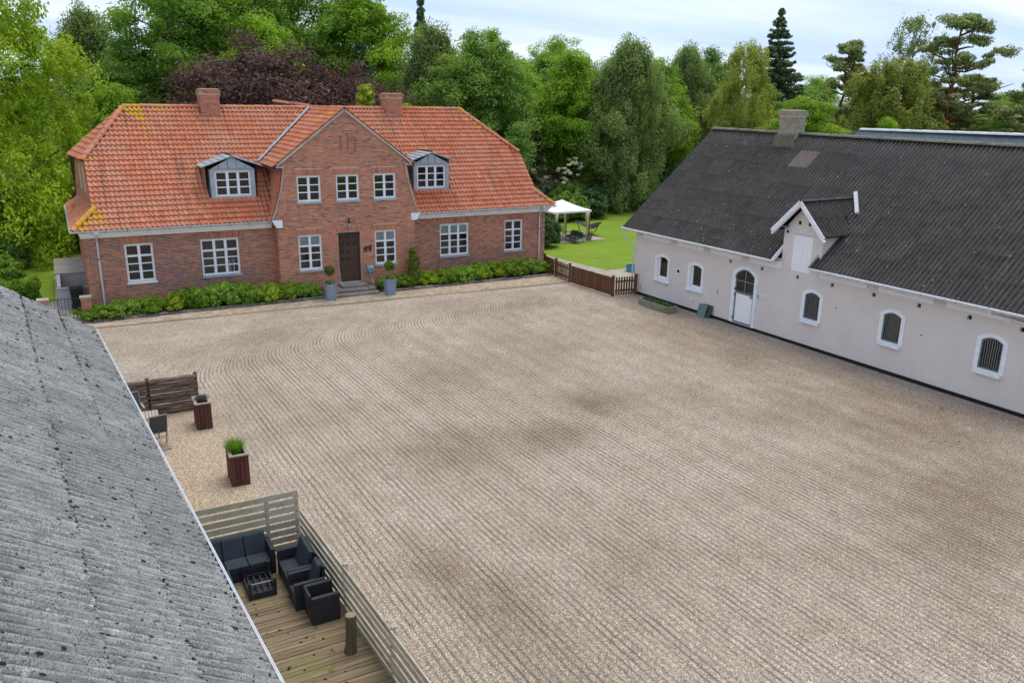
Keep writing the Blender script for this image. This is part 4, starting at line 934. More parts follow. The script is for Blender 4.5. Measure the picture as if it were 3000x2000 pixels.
# dormer roof
dz, de = 5.72, 4.50; dsl = math.hypot(1.24, dz-de)
dsm = sheet_mesh('roof_sheet', .95, dsl/2*1.06, 5, M['sheet_dark']); 
m = MB(); m.face([(10.17, -.36, dz-.05), (8.97, -.36, de-.05), (8.97, 1.4, de-.05), (10.17, 2.8, dz-.05)]); m.face([(10.17, -.36, dz-.05), (11.37, -.36, de-.05), (11.37, 1.4, de-.05), (10.17, 2.8, dz-.05)])
dro = m.build('dormer_roof', M['tar'], barn, fix=False)
for s in (1, -1):
    for r in range(2):
        for c_ in range(3):
            if c_ == 2 and r == 0: continue
            f = r/2; x = 10.17+s*1.22*(1-f); z = de+(dz-de)*f
            ax = Vector((0, -s, 0)); upv = Vector((-s*1.22, 0, dz-de)); y = (-.38+.95*c_) if s < 0 else (-.38+.95*(c_+1))
            instm('roof_sheet', dsm, roof_frame((x, y, z), (0, 1, 0) if s < 0 else (0, -1, 0), upv), dro) if s < 0 else instm('roof_sheet', dsm, roof_frame((x, y, z), (0, -1, 0), upv) @ Matrix.Identity(4), dro)
caps2(dro, cap_mesh('ridge_cap', .9, .10, M['sheet_dark']), (10.17, -.40, dz), (10.17, 2.5, dz), .95)
m = MB()
for s in (1, -1): m.bar((10.17, -.42, dz-.06), (10.17+s*1.24, -.42, de-.07), .035, .16, up=(0, 1, 0)); 
m2 = MB()
for s in (1, -1):
    mm = MB(); d0 = Vector((10.17, -.41, dz-.03)); d1 = Vector((10.17+s*1.27, -.41, de-.06)); mm.bar(d0, d1, .15, .03, up=(0, 1, 0)); mm.build('barge_board', M['white'], dro)
    mm = MB(); mm.bar(d0+Vector((0, .06, -.10)), d1+Vector((0, .06, -.12)), .08, .10, up=(0, 1, 0)); mm.build('barge_board', M['white'], dro)
# edge boards where the eave stops at the dormer, lead piece at the dormer's back valley
mm = MB(); mm.bar((9.16, -.46, 3.27), (9.16, .12, 3.80), .05, .15); mm.build('verge_board', M['white'], barn); mm = MB(); mm.bar((10.96, -.46, 3.30), (10.96, .05, 3.74), .04, .10); mm.build('verge_board', M['grey_wood'], barn)
mm = MB(); mm.bar((11.10, 1.78, 5.26), (10.30, 2.60, 5.95), .14, .10, up=(0, -.6, .8)); mm.build('valley_flashing', surf('pale_lead', (.42, .42, .43), (.6, .6, .6), 8, .7, .3, bump=.3), barn)
brk2 = MB().box(-.02, .02, -.07, .35, -.05, -.01).mesh('rafter_end', M['zinc_dark'])
for x0, x1 in ((-.62, 9.12), (10.98, 26)):
    m = MB(); gutter(m, (x0, BEO-.05, BEZ-.005), (x1, BEO-.05, BEZ-.005), .06); go = m.build('gutter', M['white'], barn, fix=False)
    m = MB(); m.box(x0+.1, x1, BEO+.02, BEO+.05, BEZ-.10, BEZ-.03); m.build('fascia', M['white'], barn)
    x = x0+.9
    while x < x1: inst('rafter_end', brk2, go, (x, BEO+.06, BEZ-.05)); x += 1.24
m = MB(); m.tube([(-.55, BEO-.05, BEZ-.05), (-.50, BEO-.02, BEZ-.2), (-.08, -.08, 2.35), (-.06, -.07, .05)], .04, 8); m.build('downpipe', M['gutter'], barn)
m = MB(); m.tube([(17.95, BEO-.05, BEZ-.04), (17.97, BEO, BEZ-.18), (18.1, -.10, 3.02), (20.0, -.08, 2.85)], .04, 8); m.build('downpipe', M['white'], barn)
m = MB(); c0 = BRO-.3
chimney(4.20, 5.05, BRO-.55, BRO+.2, 7.3, 9.0, M['chimney_yellow'], barn, M['mortar'], .5)
m = MB(); m.prism([(4.02, 7.35), (5.28, 7.35), (5.06, 7.95), (4.19, 7.95)], 'y', BRO-.75, BRO-.55); m.build('chimney_base', M['ridge_moss'], barn, bevel=.03)
for t, z in ((4.3, .55),): MB().box(t-.06, t+.06, -.08, 0, z, z+.1).build('outlet_box', M['white'], barn)
mm = MB(); mm.tube([(.55, -.02, .12), (.55, -.02, .5)], .012, 5); mm.build('wall_bar', M['zinc_dark'], barn)
for t, z in ((12.05, 1.9), (15.6, 1.72), (19.3, 1.7), (.12, 2.2), (2.45, .85)): MB().box(t-.03, t+.03, -.02, -.001, z, z+.03).build('wall_anchor', M['iron'], barn)
mm = MB(); mm.tube([(5.85, -.012, 1.35), (5.87, -.012, 1.28), (5.85, -.012, 1.16)], .012, 5); mm.build('wall_hook', M['iron'], barn)
t = thing('security_camera', 'small white dome camera beside the barn loft hatch', 'camera', (0, 0, 0)); t.parent = None
def bpt(x, y, z): v = Matrix.Rotation(BROT, 4, 'Z') @ Vector((x, y, z)); return (v.x+24.263, v.y-7.17, v.z)
t.location = bpt(9.45, -.02, 4.45); t.rotation_euler = (0, 0, BROT)
mm = MB(); mm.tube([(0, 0, 0), (0, -.05, 0)], .07, 10); mm.build('mount', M['white'], t); mm = MB(); mm.tube([(0, -.05, 0), (0, -.09, -.01), (0, -.12, -.02)], [.06, .05, .02], 10); mm.build('lens_dome', M['plastic_black'], t)
t = thing('floodlight', 'grey box floodlight under the barn dormer eave', 'light', bpt(9.28, -.02, 4.62), BROT)
mm = MB(); mm.box(-.20, .16, -.16, -.02, -.02, .05); mm.build('housing', M['alu'], t, bevel=.008); mm = MB(); mm.box(-.16, .12, -.15, -.03, .051, .075); mm.build('top_plate', M['plastic_black'], t)
t = thing('round_sign', 'white wall sign with dark blue disc between two barn windows', 'sign', bpt(3.25, -.02, 1.68), BROT)
mm = MB(); mm.box(-.11, .11, -.012, 0, -.14, .14); mm.build('plate', M['white'], t); mm = MB(); mm.tube([(0, -.0125, .02), (0, -.016, .02)], .09, 20); mm.build('disc', M['navy'], t)
t = thing('parking_sign', 'white parking sign with blue P square right of barn door', 'sign', bpt(8.38, -.02, 1.56), BROT)
mm = MB(); mm.box(-.235, .235, -.012, 0, -.095, .095); mm.build('plate', M['white'], t); mm = MB(); mm.box(-.21, -.11, -.016, -.0125, -.065, .065); mm.build('blue_square', M['sign_blue'], t)
mm = MB(); mm.box(-.18, -.168, -.019, -.0165, -.04, .04); mm.box(-.168, -.145, -.019, -.0165, .028, .04); mm.box(-.168, -.145, -.019, -.0165, .0, .012); mm.box(-.145, -.134, -.019, -.0165, .004, .036); mm.build('letter', M['white'], t)
def text(body, size, loc, mat, parent, rot=(PI/2, 0, 0)):
    cu = bpy.data.curves.new('lettering', 'FONT'); cu.body = body; cu.size = size; cu.extrude = .001; cu.materials.append(mat)
    tmp = bpy.data.objects.new('tmp', cu); COL.objects.link(tmp); bpy.context.view_layer.update()
    me = bpy.data.meshes.new_from_object(tmp.evaluated_get(bpy.context.evaluated_depsgraph_get())); bpy.data.objects.remove(tmp)
    me.materials.clear(); me.materials.append(mat); return inst('lettering', me, parent, loc, rot)
text('Parkering', .062, (-.08, -.0135, .012), M['sign_blue'], t)
mm = MB(); mm.box(-.07, .15, -.016, -.0125, -.052, -.036); mm.prism([(.14, -.066), (.19, -.044), (.14, -.022)], 'y', -.0165, -.0126); mm.build('arrow', M['grey_text'], t)
# second roof behind
rear = thing('rear_barn', 'low blue-grey corrugated roof with pale ridge behind the grey barn', 'barn', (24.263, -7.17, 0), BROT)
m = MB(); m.box(-4, 30, 19, 25, 0, 5.2); m.build('wall', M['compost_grey'], rear)
rup = Vector((0, 4.0, 2.6)); rsm = sheet_mesh('roof_sheet', 1.07, rup.length/3*1.06, 6, M['sheet_blue']); m = MB(); m.face([(-5, 17.9, 5.1), (27, 17.9, 5.1), (27, 22, 7.65), (-5, 22, 7.65)]); m.face([(-5, 26.1, 5.1), (27, 26.1, 5.1), (27, 22, 7.65), (-5, 22, 7.65)]); rr = m.build('roof', M['tar'], rear, fix=False)
for i in range(16):
    for r in range(3): instm('roof_sheet', rsm, roof_frame((-4.4+i*1.07, 18+4*r/3, 5.15+2.6*r/3), (1, 0, 0), rup), rr)
rc = cap_mesh('ridge_cap', 1.1, .24, surf('pale_ridge', (.42, .44, .45), (.62, .64, .65), 2, .7, .3, bump=.1))
caps2(rr, rc, (-4.4, 22, 7.70), (13, 22, 7.85), 1.1)

# ------------------------------------------------------------------ near outbuilding on the left (local: x along the eave towards the camera, y towards the yard)
OA = math.atan2(-.998094, .061715)
shed = thing('left_outbuilding', 'near outbuilding with mossy weathered grey corrugated roof at left', 'outbuilding', (-.28, -13.27, 0), OA)
SP = R(35); sup = Vector((0, -math.cos(SP), math.sin(SP))); SEZ = 2.6; OL = 25.5; srow = 1.055; NR = 6
m = MB(); RYs = -math.cos(SP)*srow*NR; RZs = SEZ+math.sin(SP)*srow*NR
m.face([(.15, -.35, 0), (OL, -.35, 0), (OL, -.35, SEZ), (.15, -.35, SEZ)]); m.face([(.15, -.35, 0), (.15, -.35, SEZ+.15), (.15, RYs, RZs-.1), (.15, 2*RYs+.35, SEZ), (.15, 2*RYs+.35, 0)])
m.build('wall', M['render'], shed, fix=False)
m = MB(); m.face([(0, .0, SEZ-.05), (OL, 0, SEZ-.05), (OL, RYs, RZs-.05), (0, RYs, RZs-.05)]); m.face([(0, 2*RYs, SEZ-.05), (OL, 2*RYs, SEZ-.05), (OL, RYs, RZs-.05), (0, RYs, RZs-.05)])
sroof = m.build('roof', M['tar'], shed, fix=False)
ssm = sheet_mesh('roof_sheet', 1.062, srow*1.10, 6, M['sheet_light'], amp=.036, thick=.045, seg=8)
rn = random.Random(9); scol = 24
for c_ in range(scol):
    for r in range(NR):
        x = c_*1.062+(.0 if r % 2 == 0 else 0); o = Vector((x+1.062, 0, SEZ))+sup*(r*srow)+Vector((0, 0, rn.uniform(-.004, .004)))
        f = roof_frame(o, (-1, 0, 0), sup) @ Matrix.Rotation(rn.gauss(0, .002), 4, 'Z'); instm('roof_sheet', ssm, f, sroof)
caps2(sroof, cap2, (0, RYs, RZs), (OL, RYs, RZs), 1.05)
# moss cushions, thicker along the sheet joints and towards the far verge
NM = 16000; mv = []; mf = []; k = 0; nn = Vector((-1, 0, 0)).cross(sup)
ICO = [(0, 0, 1)]+[(math.cos(a)*.75, math.sin(a)*.75, .55) for a in np.linspace(0, 2*PI, 6)[:-1]]+[(math.cos(a+.6), math.sin(a+.6), -.1) for a in np.linspace(0, 2*PI, 6)[:-1]]
IF = [(0, 1+i, 1+(i+1) % 5) for i in range(5)]+[(1+i, 6+i, 1+(i+1) % 5) for i in range(5)]+[(6+i, 6+(i+1) % 5, 1+(i+1) % 5) for i in range(5)]
pitch = 1.062/6
while k < NM:
    u = rn.random(); far = rn.random() < .30
    x = rn.random()**1.9*7 if far else rn.uniform(0, 20); s_ = rn.uniform(.02, 4.2)
    jn = rn.random() < .42
    if jn: s_ = min(4.2, max(.03, rn.choice([0.06, srow, srow, srow, 2*srow, 2*srow, 2*srow, 3*srow])+rn.gauss(.012, .016)))
    ph_ = (x % pitch)/pitch
    if rn.random() < .55: x = (math.floor(x/pitch)+.5)*pitch+rn.gauss(0, .025)
    hgt_ = .036*math.cos(2*PI*x/pitch)+.045*(1-(s_ % srow)/(1.1*srow))
    sz = min(.022 if jn else .026, .004+rn.expovariate(1/.0055))*(1.3 if far else 1)
    p = Vector((x, 0, SEZ))+sup*s_+nn*(hgt_-.002)
    sx = sz*rn.uniform(.8, 1.3); sy = sz*rn.uniform(.9, 2.6); b_ = len(mv)
    for q in ICO: mv.append(tuple(p+Vector((1, 0, 0))*(q[0]*sx)+sup*(q[1]*sy)+nn*(q[2]*sz*.6)))
    mf += [tuple(b_+i for i in t_) for t_ in IF]; k += 1
inst('moss', np_mesh('moss', mv, mf, M['moss'], np.zeros(len(mf)), smooth=True), sroof, kind='stuff')
m = MB(); gutter(m, (-.05, .085, SEZ+.0), (OL, .085, SEZ+.0), .015); m.build('gutter', M['gutter'], shed, fix=False)
m = MB(); m.bar((-.03, .02, SEZ-.04), (-.03, RYs, RZs-.04), .03, .10); m.build('verge_board', M['grey_wood'], shed)

# ------------------------------------------------------------------ foliage helpers
def leaves(C, rad, npc, size, seed, flat=1.0, droop=0.0, elong=1.9, shell=.5, up=.35, stretch=(1, 1, 1), tonevar=.22):
    """leaf-sized faces spread round cluster centres C (N,3) with radii rad; returns V, F, tone"""
    rs = np.random.RandomState(seed); C = np.asarray(C, float); N = len(C); rad = np.broadcast_to(np.asarray(rad, float), (N,))
    T = N*npc; ci = np.repeat(np.arange(N), npc)
    d = rs.normal(size=(T, 3)); d /= np.linalg.norm(d, axis=1)[:, None]
    r = rs.rand(T)**shell
    off = d*r[:, None]*rad[ci][:, None]*np.array(stretch); off[:, 2] *= flat
    P = C[ci]+off
    nrm = d*.7+np.array([0, 0, up])+rs.normal(size=(T, 3))*.55; nrm /= np.linalg.norm(nrm, axis=1)[:, None]
    t = rs.normal(size=(T, 3)); t[:, 2] -= droop*2.2; t -= nrm*(t*nrm).sum(1)[:, None]; t /= np.linalg.norm(t, axis=1)[:, None]
    b = np.cross(nrm, t); s = size*rs.uniform(.6, 1.35, T)
    h = t*(s*elong*.5)[:, None]; w_ = b*(s*.5)[:, None]
    V = np.stack([P-h, P+w_*.9-h*.1, P+h, P-w_*.9-h*.1], 1).reshape(-1, 3)
    F = np.arange(T*4).reshape(-1, 4)
    ct = rs.normal(.5, tonevar*.8, N)
    return V, F, np.clip(ct[ci]+rs.normal(0, tonevar, T), 0, 1)
def lmesh(name, parts, mat):
    V = []; F = []; T = []; k = 0
    for v, f, t in parts: V.append(v); F.append(f+k); T.append(t); k += len(v)
    return np_mesh(name, np.concatenate(V), np.concatenate(F), mat, np.concatenate(T))
def limb_pts(a, b, rs, k=4, wob=.06, sag=0):
    a = np.array(a, float); b = np.array(b, float); L_ = np.linalg.norm(b-a); P = []
    for i in range(k+1):
        u = i/k; p = a+(b-a)*u+rs.normal(size=3)*wob*L_*(0 < i < k); p[2] += sag*L_*math.sin(PI*u); P.append(tuple(p))
    return P
def plant(name, label, cat, loc, parts, group=None, rz=0):
    t = thing(name, label, cat, loc, rz, group)
    for nm, me in parts: inst(nm, me, t)
    return t
# trees: crown built at unit scale in metres
def broad(h, r, seed, mat, bark, nclu=400, npc=210, leaf=.125, base=.08, droop=.3, shape='oval', lob=.25, twigs=0, top_w=.55):
    rs = np.random.RandomState(seed); C = []; R_ = []
    zc = h*(base+1)/2; hz = h*(1-base)/2
    ph = rs.rand(6)*6.28
    while len(C) < nclu:
        d = rs.normal(size=3); d /= np.linalg.norm(d); rr = rs.rand()**.36
        az = math.atan2(d[1], d[0]); l = 1+lob*(.5*math.sin(2*az+ph[0]+2.5*d[2])+.5*math.sin(3*az+ph[1]-3*d[2]))+rs.normal(0, .06)
        w = r*l*rr*(1 if d[2] < 0 else (1-(1-top_w)*d[2]**2))
        z = zc+hz*rr*d[2]*(1+.12*math.sin(3*az+ph[2]))
        if d[2] < -.75 and rs.rand() < .6: continue
        C.append((d[0]*w, d[1]*w, z)); R_.append(rs.uniform(.45, 1.2)*r*.21)
    C = np.array(C); R_ = np.array(R_)
    crown = lmesh('crown', [leaves(C, R_, npc, leaf, seed+1, flat=.7, droop=droop, shell=.42, tonevar=.25, stretch=(1.15, 1.15, 1), up=.9)], mat)
    m = MB(); m.tube(limb_pts((0, 0, -.1), (rs.normal(0, .2), rs.normal(0, .2), h*.82), rs, 6, .012), [h*.022*(1-.14*i) for i in range(7)], 8)
    idx = rs.choice(len(C), min(len(C), 26+twigs), replace=False)
    for j, i in enumerate(idx):
        z0 = h*(base*.7+.55*rs.rand()*.9); z0 = min(z0, C[i][2]-.1*r); tw = j >= 26
        end = C[i]*np.array([1.07, 1.07, 1])+np.array([0, 0, .25]) if tw else C[i]
        m.tube(limb_pts((0, 0, max(.6, z0)), end, rs, 5, .05, .05), [h*.0075*(1-.15*q)*(.8 if tw else 1) for q in range(6)], 5, cap=False)
    return [('crown', crown), ('trunk', m.mesh('trunk', bark, smooth=True, fix=False))]
def weeping(h, r, seed, mat, bark, nclu=260, npc=120, leaf=.12, base=.04, zmax=.42, strand=1.7, hollow=.36, top=.16, cl=.15, tp=.8):
    rs = np.random.RandomState(seed); C = []; R_ = []; ph = rs.rand(6)*6.28
    for _ in range(nclu):
        u = rs.rand()**.9; z = h*(base+(1-base)*u); az = rs.rand()*6.28
        pr_ = (top+(1-top)*math.cos(min(1, max(0, (u-zmax)/(1-zmax)))*PI/2)**tp) if u > zmax else (.62+.38*(u/zmax)**.6)
        pr_ *= 1+.26*math.sin(2*az+ph[0]+7*u)+.22*math.sin(3*az+ph[1]-13*u)+.10*math.sin(ph[2]+23*u)
        q = r*pr_*rs.rand()**hollow; C.append((math.cos(az)*q, math.sin(az)*q, z-.03*h*(q/r)**2*2)); R_.append(rs.uniform(.3, 1.5)*r*cl+.08)
    C = np.array(C); R_ = np.array(R_)
    crown = lmesh('crown', [leaves(C, R_, npc, leaf, seed+1, flat=1, droop=.8, elong=2.3, shell=.45, up=.55, stretch=(.85, .85, strand), tonevar=.25)], mat)
    m = MB(); m.tube(limb_pts((0, 0, -.1), (.2, 0, h*.95), rs, 7, .012), [h*.016*(1-.13*i) for i in range(8)], 7)
    for i in rs.choice(len(C), 30, replace=False): m.tube(limb_pts((0, 0, max(.8, C[i][2]-r*.35)), C[i], rs, 4, .05, .16), [h*.005*(1-.2*q) for q in range(5)], 5, cap=False)
    return [('crown', crown), ('trunk', m.mesh('trunk', bark, smooth=True, fix=False))]
def spruce(h, r, seed, mat, bark, tiers=26, npc=42, leaf=.15, sparse=0.0, base=.06, gap=1.0):
    rs = np.random.RandomState(seed); P = []; RR = []; m = MB()
    m.tube(limb_pts((0, 0, -.1), (0, 0, h), rs, 6, .004), [h*.014*(1-.16*i) for i in range(7)], 7)
    for k in range(tiers):
        u = min(1, max(0, (k+rs.normal(0, .35))/(tiers-1))); z = h*(base+(1-base)*u); L_ = r*(1-u)**.95*(1 if u > .08 else .85)+.10
        nb = int(7+6*(1-u))
        a0 = rs.rand()*6.28
        for j in range(nb):
            if rs.rand() < sparse: continue
            a = a0+6.28*j/nb+rs.normal(0, .15); l = L_*rs.uniform(.55, 1.18); st = max(2, int(l/.32))
            if l > 1: m.tube([(0, 0, z), (math.cos(a)*l*.9, math.sin(a)*l*.9, z-l*.16)], [.03, .008], 4, cap=False)
            for s in range(st):
                f = (s+.7)/st; droop = -l*(.30*f-.14*f*f)*(1-u*.7)+.05*l*f**3
                P.append((math.cos(a)*l*f, math.sin(a)*l*f, z+droop+rs.normal(0, .07))); RR.append((.20+.24*(1-abs(f-.55)))*(1-.45*u))
    crown = lmesh('crown', [leaves(P, np.array(RR)*gap, npc, leaf, seed+1, flat=.65, droop=.5, elong=2.2, up=.5, shell=.55)], mat)
    return [('crown', crown), ('trunk', m.mesh('trunk', bark, smooth=True, fix=False))]
def pine(h, r, seed, mat, bark, plates=20, npc=150, leaf=.15, base=.5, lean=0.0):
    rs = np.random.RandomState(seed); C = []; R_ = []; m = MB()
    tp = limb_pts((0, 0, -.1), (lean*h, 0, h*.93), rs, 7, .015); m.tube(tp, [h*.020*(1-.11*i) for i in range(8)], 8)
    for k in range(plates):
        u = min(1, max(0, (k+.5)/plates+rs.normal(0, .03))); z = h*(base+(1-base)*u); L_ = r*math.sin(PI*(.22+.72*u))**.8*rs.uniform(.45, 1.15); a = k*2.4+rs.normal(0, .6)
        e0 = np.array([lean*z+math.cos(a)*L_, math.sin(a)*L_, z+rs.normal(0, .3)+.10*L_])
        m.tube(limb_pts((lean*z, 0, z-.18*L_-.2), e0, rs, 5, .06, -.05), [h*.0072*(1-.16*q) for q in range(6)], 5, cap=False)
        for j in range(6):
            f = rs.uniform(.45, 1.05); da = rs.normal(0, .38)
            C.append((lean*z+math.cos(a+da)*L_*f, math.sin(a+da)*L_*f, z+.10*L_*f+rs.normal(0, .22))); R_.append(rs.uniform(.4, 1.0)*r*.20)
    for j in range(7): C.append((lean*h+rs.normal(0, .3*r*.5), rs.normal(0, .3*r*.5), h*(.93+rs.rand()*.06))); R_.append(r*.2)
    crown = lmesh('crown', [leaves(C, R_, npc, leaf, seed+1, flat=.48, droop=-.3, elong=2.4, up=.7, shell=.5, tonevar=.3)], mat)
    return [('crown', crown), ('trunk', m.mesh('trunk', bark, smooth=True, fix=False))]
def put(parts, name, label, cat, x, y, rz=0, s=1.0, group=None, sz=None, z=0):
    t = plant(name, label, cat, (x, y, z), parts, group, rz); t.scale = (s, s, sz or s); return t

# ------------------------------------------------------------------ flower bed, shrubs, pots
m = MB()
for x0, x1 in ((-.1, 10.35), (12.80, 22.75)):
    m.face([(x0, 0, .32), (x1, 0, .32), (x1, -1.7, .09), (x0, -1.7, .09)]); m.face([(x0, -1.7, .09), (x1, -1.7, .09), (x1, -1.72, 0), (x0, -1.72, 0)])
bed = m.build('flower_bed', M['soil'], kind='structure', label='narrow planted soil bed along the house front', fix=False)
rn = random.Random(31)
for x0, x1 in ((-.05, 10.25), (12.9, 22.7)):
    x = x0
    while x < x1-.1:
        l = min(rn.uniform(.35, .75), x1-x); g = MB(); a = rn.uniform(-.02, .02); g.box(x, x+l-.015, -1.90+a, -1.74+a, 0, .12+rn.uniform(-.02, .03), rn.random()); g.build('kerb_stone', M['kerb'], bed, bevel=.02); x += l
ORD = ['first', 'second', 'third', 'fourth', 'fifth', 'sixth', 'seventh', 'eighth', 'ninth', 'tenth', 'eleventh', 'twelfth', 'thirteenth', 'fourteenth', 'fifteenth']
def shrub_parts(w, h, seed, mat, n=110, npc=60, leaf=.062):
    rs = np.random.RandomState(seed); C = []; R_ = []
    for _ in range(n):
        a = rs.rand()*6.28; r = rs.rand()**.5; z = h*(.15+.75*rs.rand()*(1-.45*r*r)); C.append((math.cos(a)*r*w, math.sin(a)*r*w*.72, z)); R_.append(rs.uniform(.07, .17)*(1+.4*w))
    m = MB()
    for i in range(0, n, 3): m.tube(limb_pts((C[i][0]*.2, C[i][1]*.2, 0), C[i], rs, 3, .08), [.012, .010, .008, .005], 4, cap=False)
    return [('foliage', lmesh('foliage', [leaves(C, R_, npc, leaf, seed+5, flat=.9, droop=-.2, elong=2.5, shell=.45, tonevar=.3)], mat)), ('stem', m.mesh('stem', M['bark'], fix=False))]
SV = [shrub_parts(.72, .74, 100+i, L[('shrub', 'green', 'shrub', 'larch')[i]], (110, 80, 95, 70)[i], 60, (.062, .07, .055, .06)[i]) for i in range(4)]
rn = random.Random(8)
bl = [(.15, .55, 1.15), (1.2, .66, 1.1), (2.2, .70, 1.2), (3.3, .72, 1.15), (4.3, .92, 1.15), (5.35, 1.05, 1.3), (6.4, .88, 1.15), (7.4, .78, 1.1), (8.4, .72, 1.05), (9.25, .62, .95)]
for i, (x, hh_, ww) in enumerate(bl):
    put(SV[i % 4], 'bed_shrub', f'low bright green shrub in bed left of steps, {ORD[i]} from house left corner', 'shrub', x, -1.12-(.22 if i == 0 else 0)+rn.uniform(-.08, .08), rn.random()*6, ww, 'shrubs in the bed left of the steps', hh_/.74, .1)
br = [(13.45, .62, .9), (14.15, .66, .85), (15.55, .68, 1.0), (16.5, .72, 1.1), (17.5, .78, 1.1), (18.5, .84, 1.15), (19.55, .82, 1.15), (20.6, .88, 1.2), (21.6, .86, 1.15), (22.4, .7, .9)]
for i, (x, hh_, ww) in enumerate(br):
    put(SV[(i+1) % 4], 'bed_shrub', f'low bright green shrub in bed right of steps, {ORD[i]} from the steps', 'shrub', x, -1.12+rn.uniform(-.1, .1), rn.random()*6, ww, 'shrubs in the bed right of the steps', hh_/.74, .1)
rs = np.random.RandomState(5); C = [(rs.normal(0, .06), rs.normal(0, .06), z) for z in np.linspace(.1, 1.85, 60)]; Rr = [.36*(1-z[2]/2.1)**.75+.03 for z in C]
plant('thuja', 'dark green cone-shaped thuja in the bed right of the front door', 'thuja', (14.76, -1.25, .12), [('foliage', lmesh('foliage', [leaves(C, Rr, 150, .05, 3, flat=.5, droop=-.8, shell=.3, elong=2.6)], L['thuja'])), ('stem', MB().tube([(0, 0, -.05), (0, 0, 1.7)], [.04, .01], 6).mesh('stem', M['bark']))])
def topiary(x, y, lab1, lab2, seed):
    t = thing('tall_pot', lab1, 'pot', (x, y, .03), group='blue-grey pots at the front steps')
    m = MB(); w0, w1, h_ = .20, .245, .80
    for s in range(4):
        a = [(-1, -1), (1, -1), (1, 1), (-1, 1)]; p, q = a[s], a[(s+1) % 4]
        m.face([(p[0]*w0, p[1]*w0, 0), (q[0]*w0, q[1]*w0, 0), (q[0]*w1, q[1]*w1, h_), (p[0]*w1, p[1]*w1, h_)]); m.face([(p[0]*w1, p[1]*w1, h_), (q[0]*w1, q[1]*w1, h_), (q[0]*(w1-.03), q[1]*(w1-.03), h_), (p[0]*(w1-.03), p[1]*(w1-.03), h_)])
        m.face([(p[0]*(w1-.03), p[1]*(w1-.03), h_), (q[0]*(w1-.03), q[1]*(w1-.03), h_), (q[0]*(w1-.03), q[1]*(w1-.03), h_-.1), (p[0]*(w1-.03), p[1]*(w1-.03), h_-.1)])
    m.face([(-w0, -w0, 0), (w0, -w0, 0), (w0, w0, 0), (-w0, w0, 0)]); m.build('pot_body', M['blue_pot'], t); MB().box(-.215, .215, -.215, .215, .69, .72).build('soil_fill', M['soil'], t)
    rs = np.random.RandomState(seed); C = rs.normal(size=(40, 3)); C /= np.linalg.norm(C, axis=1)[:, None]; C *= .17; C[:, 2] += 1.46-.03
    G = [(rs.uniform(-.2, .2), rs.uniform(-.2, .2), .80+rs.rand()*.06) for _ in range(16)]
    parts = [('foliage', lmesh('foliage', [leaves(C, .11, 90, .035, seed, shell=.4)], L['thuja'])), ('underplanting', lmesh('underplanting', [leaves(G, .10, 40, .05, seed+2, flat=.7, droop=.6)], L['mid']))]
    m = MB(); m.tube([(0, 0, .7), (.012, 0, 1.0), (-.01, .01, 1.35)], [.02, .018, .015], 6); parts.append(('stem', m.mesh('stem', M['bark_grey'], fix=False)))
    plant('topiary_ball', lab2, 'topiary', (x, y, .03), parts, 'clipped ball trees in the pots')
topiary(10.08, -2.28, 'tall square blue-grey pot left of the front steps', 'clipped ball tree in the pot left of the steps', 41)
topiary(13.02, -2.42, 'tall square blue-grey pot right of the front steps', 'clipped ball tree in the pot right of the steps', 57)
# figurines behind the glass of the second window
for i, x in enumerate((6.02, 6.20)):
    t = thing('figurine', f'tall white figurine on the sill of the wide left window, {"left" if i == 0 else "right"} one', 'figurine', (x, .22, 1.24), group='white figurines in the wide window')
    m = MB(); m.tube([(0, 0, 0), (0, 0, .02), (0, 0, .3), (0, 0, .42), (0, 0, .5)], [.05, .05, .03, .022, .03], 8); m.tube([(0, 0, .48), (-.05, 0, .56), (-.02, 0, .62)], .014, 5); m.tube([(0, 0, .48), (.05, 0, .56), (.02, 0, .62)], .014, 5); m.build('body', M['white_pure'], t)

# ------------------------------------------------------------------ brown picket fence and gate between house and barn
pk = MB().prism([(-.045, 0), (.045, 0), (.045, .88), (.03, .90), (-.03, .90), (-.045, .88)], 'y', -.011, .011).mesh('picket', M['picket'])
pkt = [MB().prism([(-.045, 0), (.045, 0), (.045, .88), (.03, .90), (-.03, .90), (-.045, .88)], 'y', -.011, .011, t_).mesh('picket', M['picket']) for t_ in (.1, .35, .6, .9)]
pst = MB().box(-.055, .055, -.055, .055, 0, 1.0).box(-.065, .065, -.065, .065, 1.0, 1.03).mesh('post', M['picket'])
def picket_fence(name, label, cat, p, q, gap, posts, close=False):
    p = Vector((*p, 0)); q = Vector((*q, 0)); d = q-p; L_ = d.length; t = thing(name, label, cat, p, math.atan2(d.y, d.x), 'brown wooden fence beside the barn'); rn = random.Random(int(L_*100))
    for z in (.22, .68): MB().box(.05, L_-.05, .012, .05, z, z+.08).build('rail', M['picket'], t)
    x = .10
    while x < L_-.06: inst('picket', rn.choice(pkt), t, (x, rn.uniform(-.003, .003), .04+rn.uniform(-.012, .012)), (0, rn.gauss(0, .006), 0)); x += gap
    for x in posts: inst('post', pst, t, (x*L_, .035, 0))
    return t
picket_fence('picket_fence', 'dark brown picket fence section against the house corner', 'fence', (22.87, -.70), (22.70, -2.10), .098, [0])
picket_fence('garden_gate', 'brown picket garden gate with open gaps between two posts', 'gate', (22.68, -2.20), (22.58, -3.75), .155, [0, 1])
picket_fence('picket_fence', 'long close-boarded brown picket fence from the gate to the fence corner', 'fence', (22.57, -3.92), (22.82, -7.35), .0945, [1])
picket_fence('picket_fence', 'short gapped brown picket fence ending at the barn corner', 'fence', (22.92, -7.40), (24.12, -7.55), .145, [1])

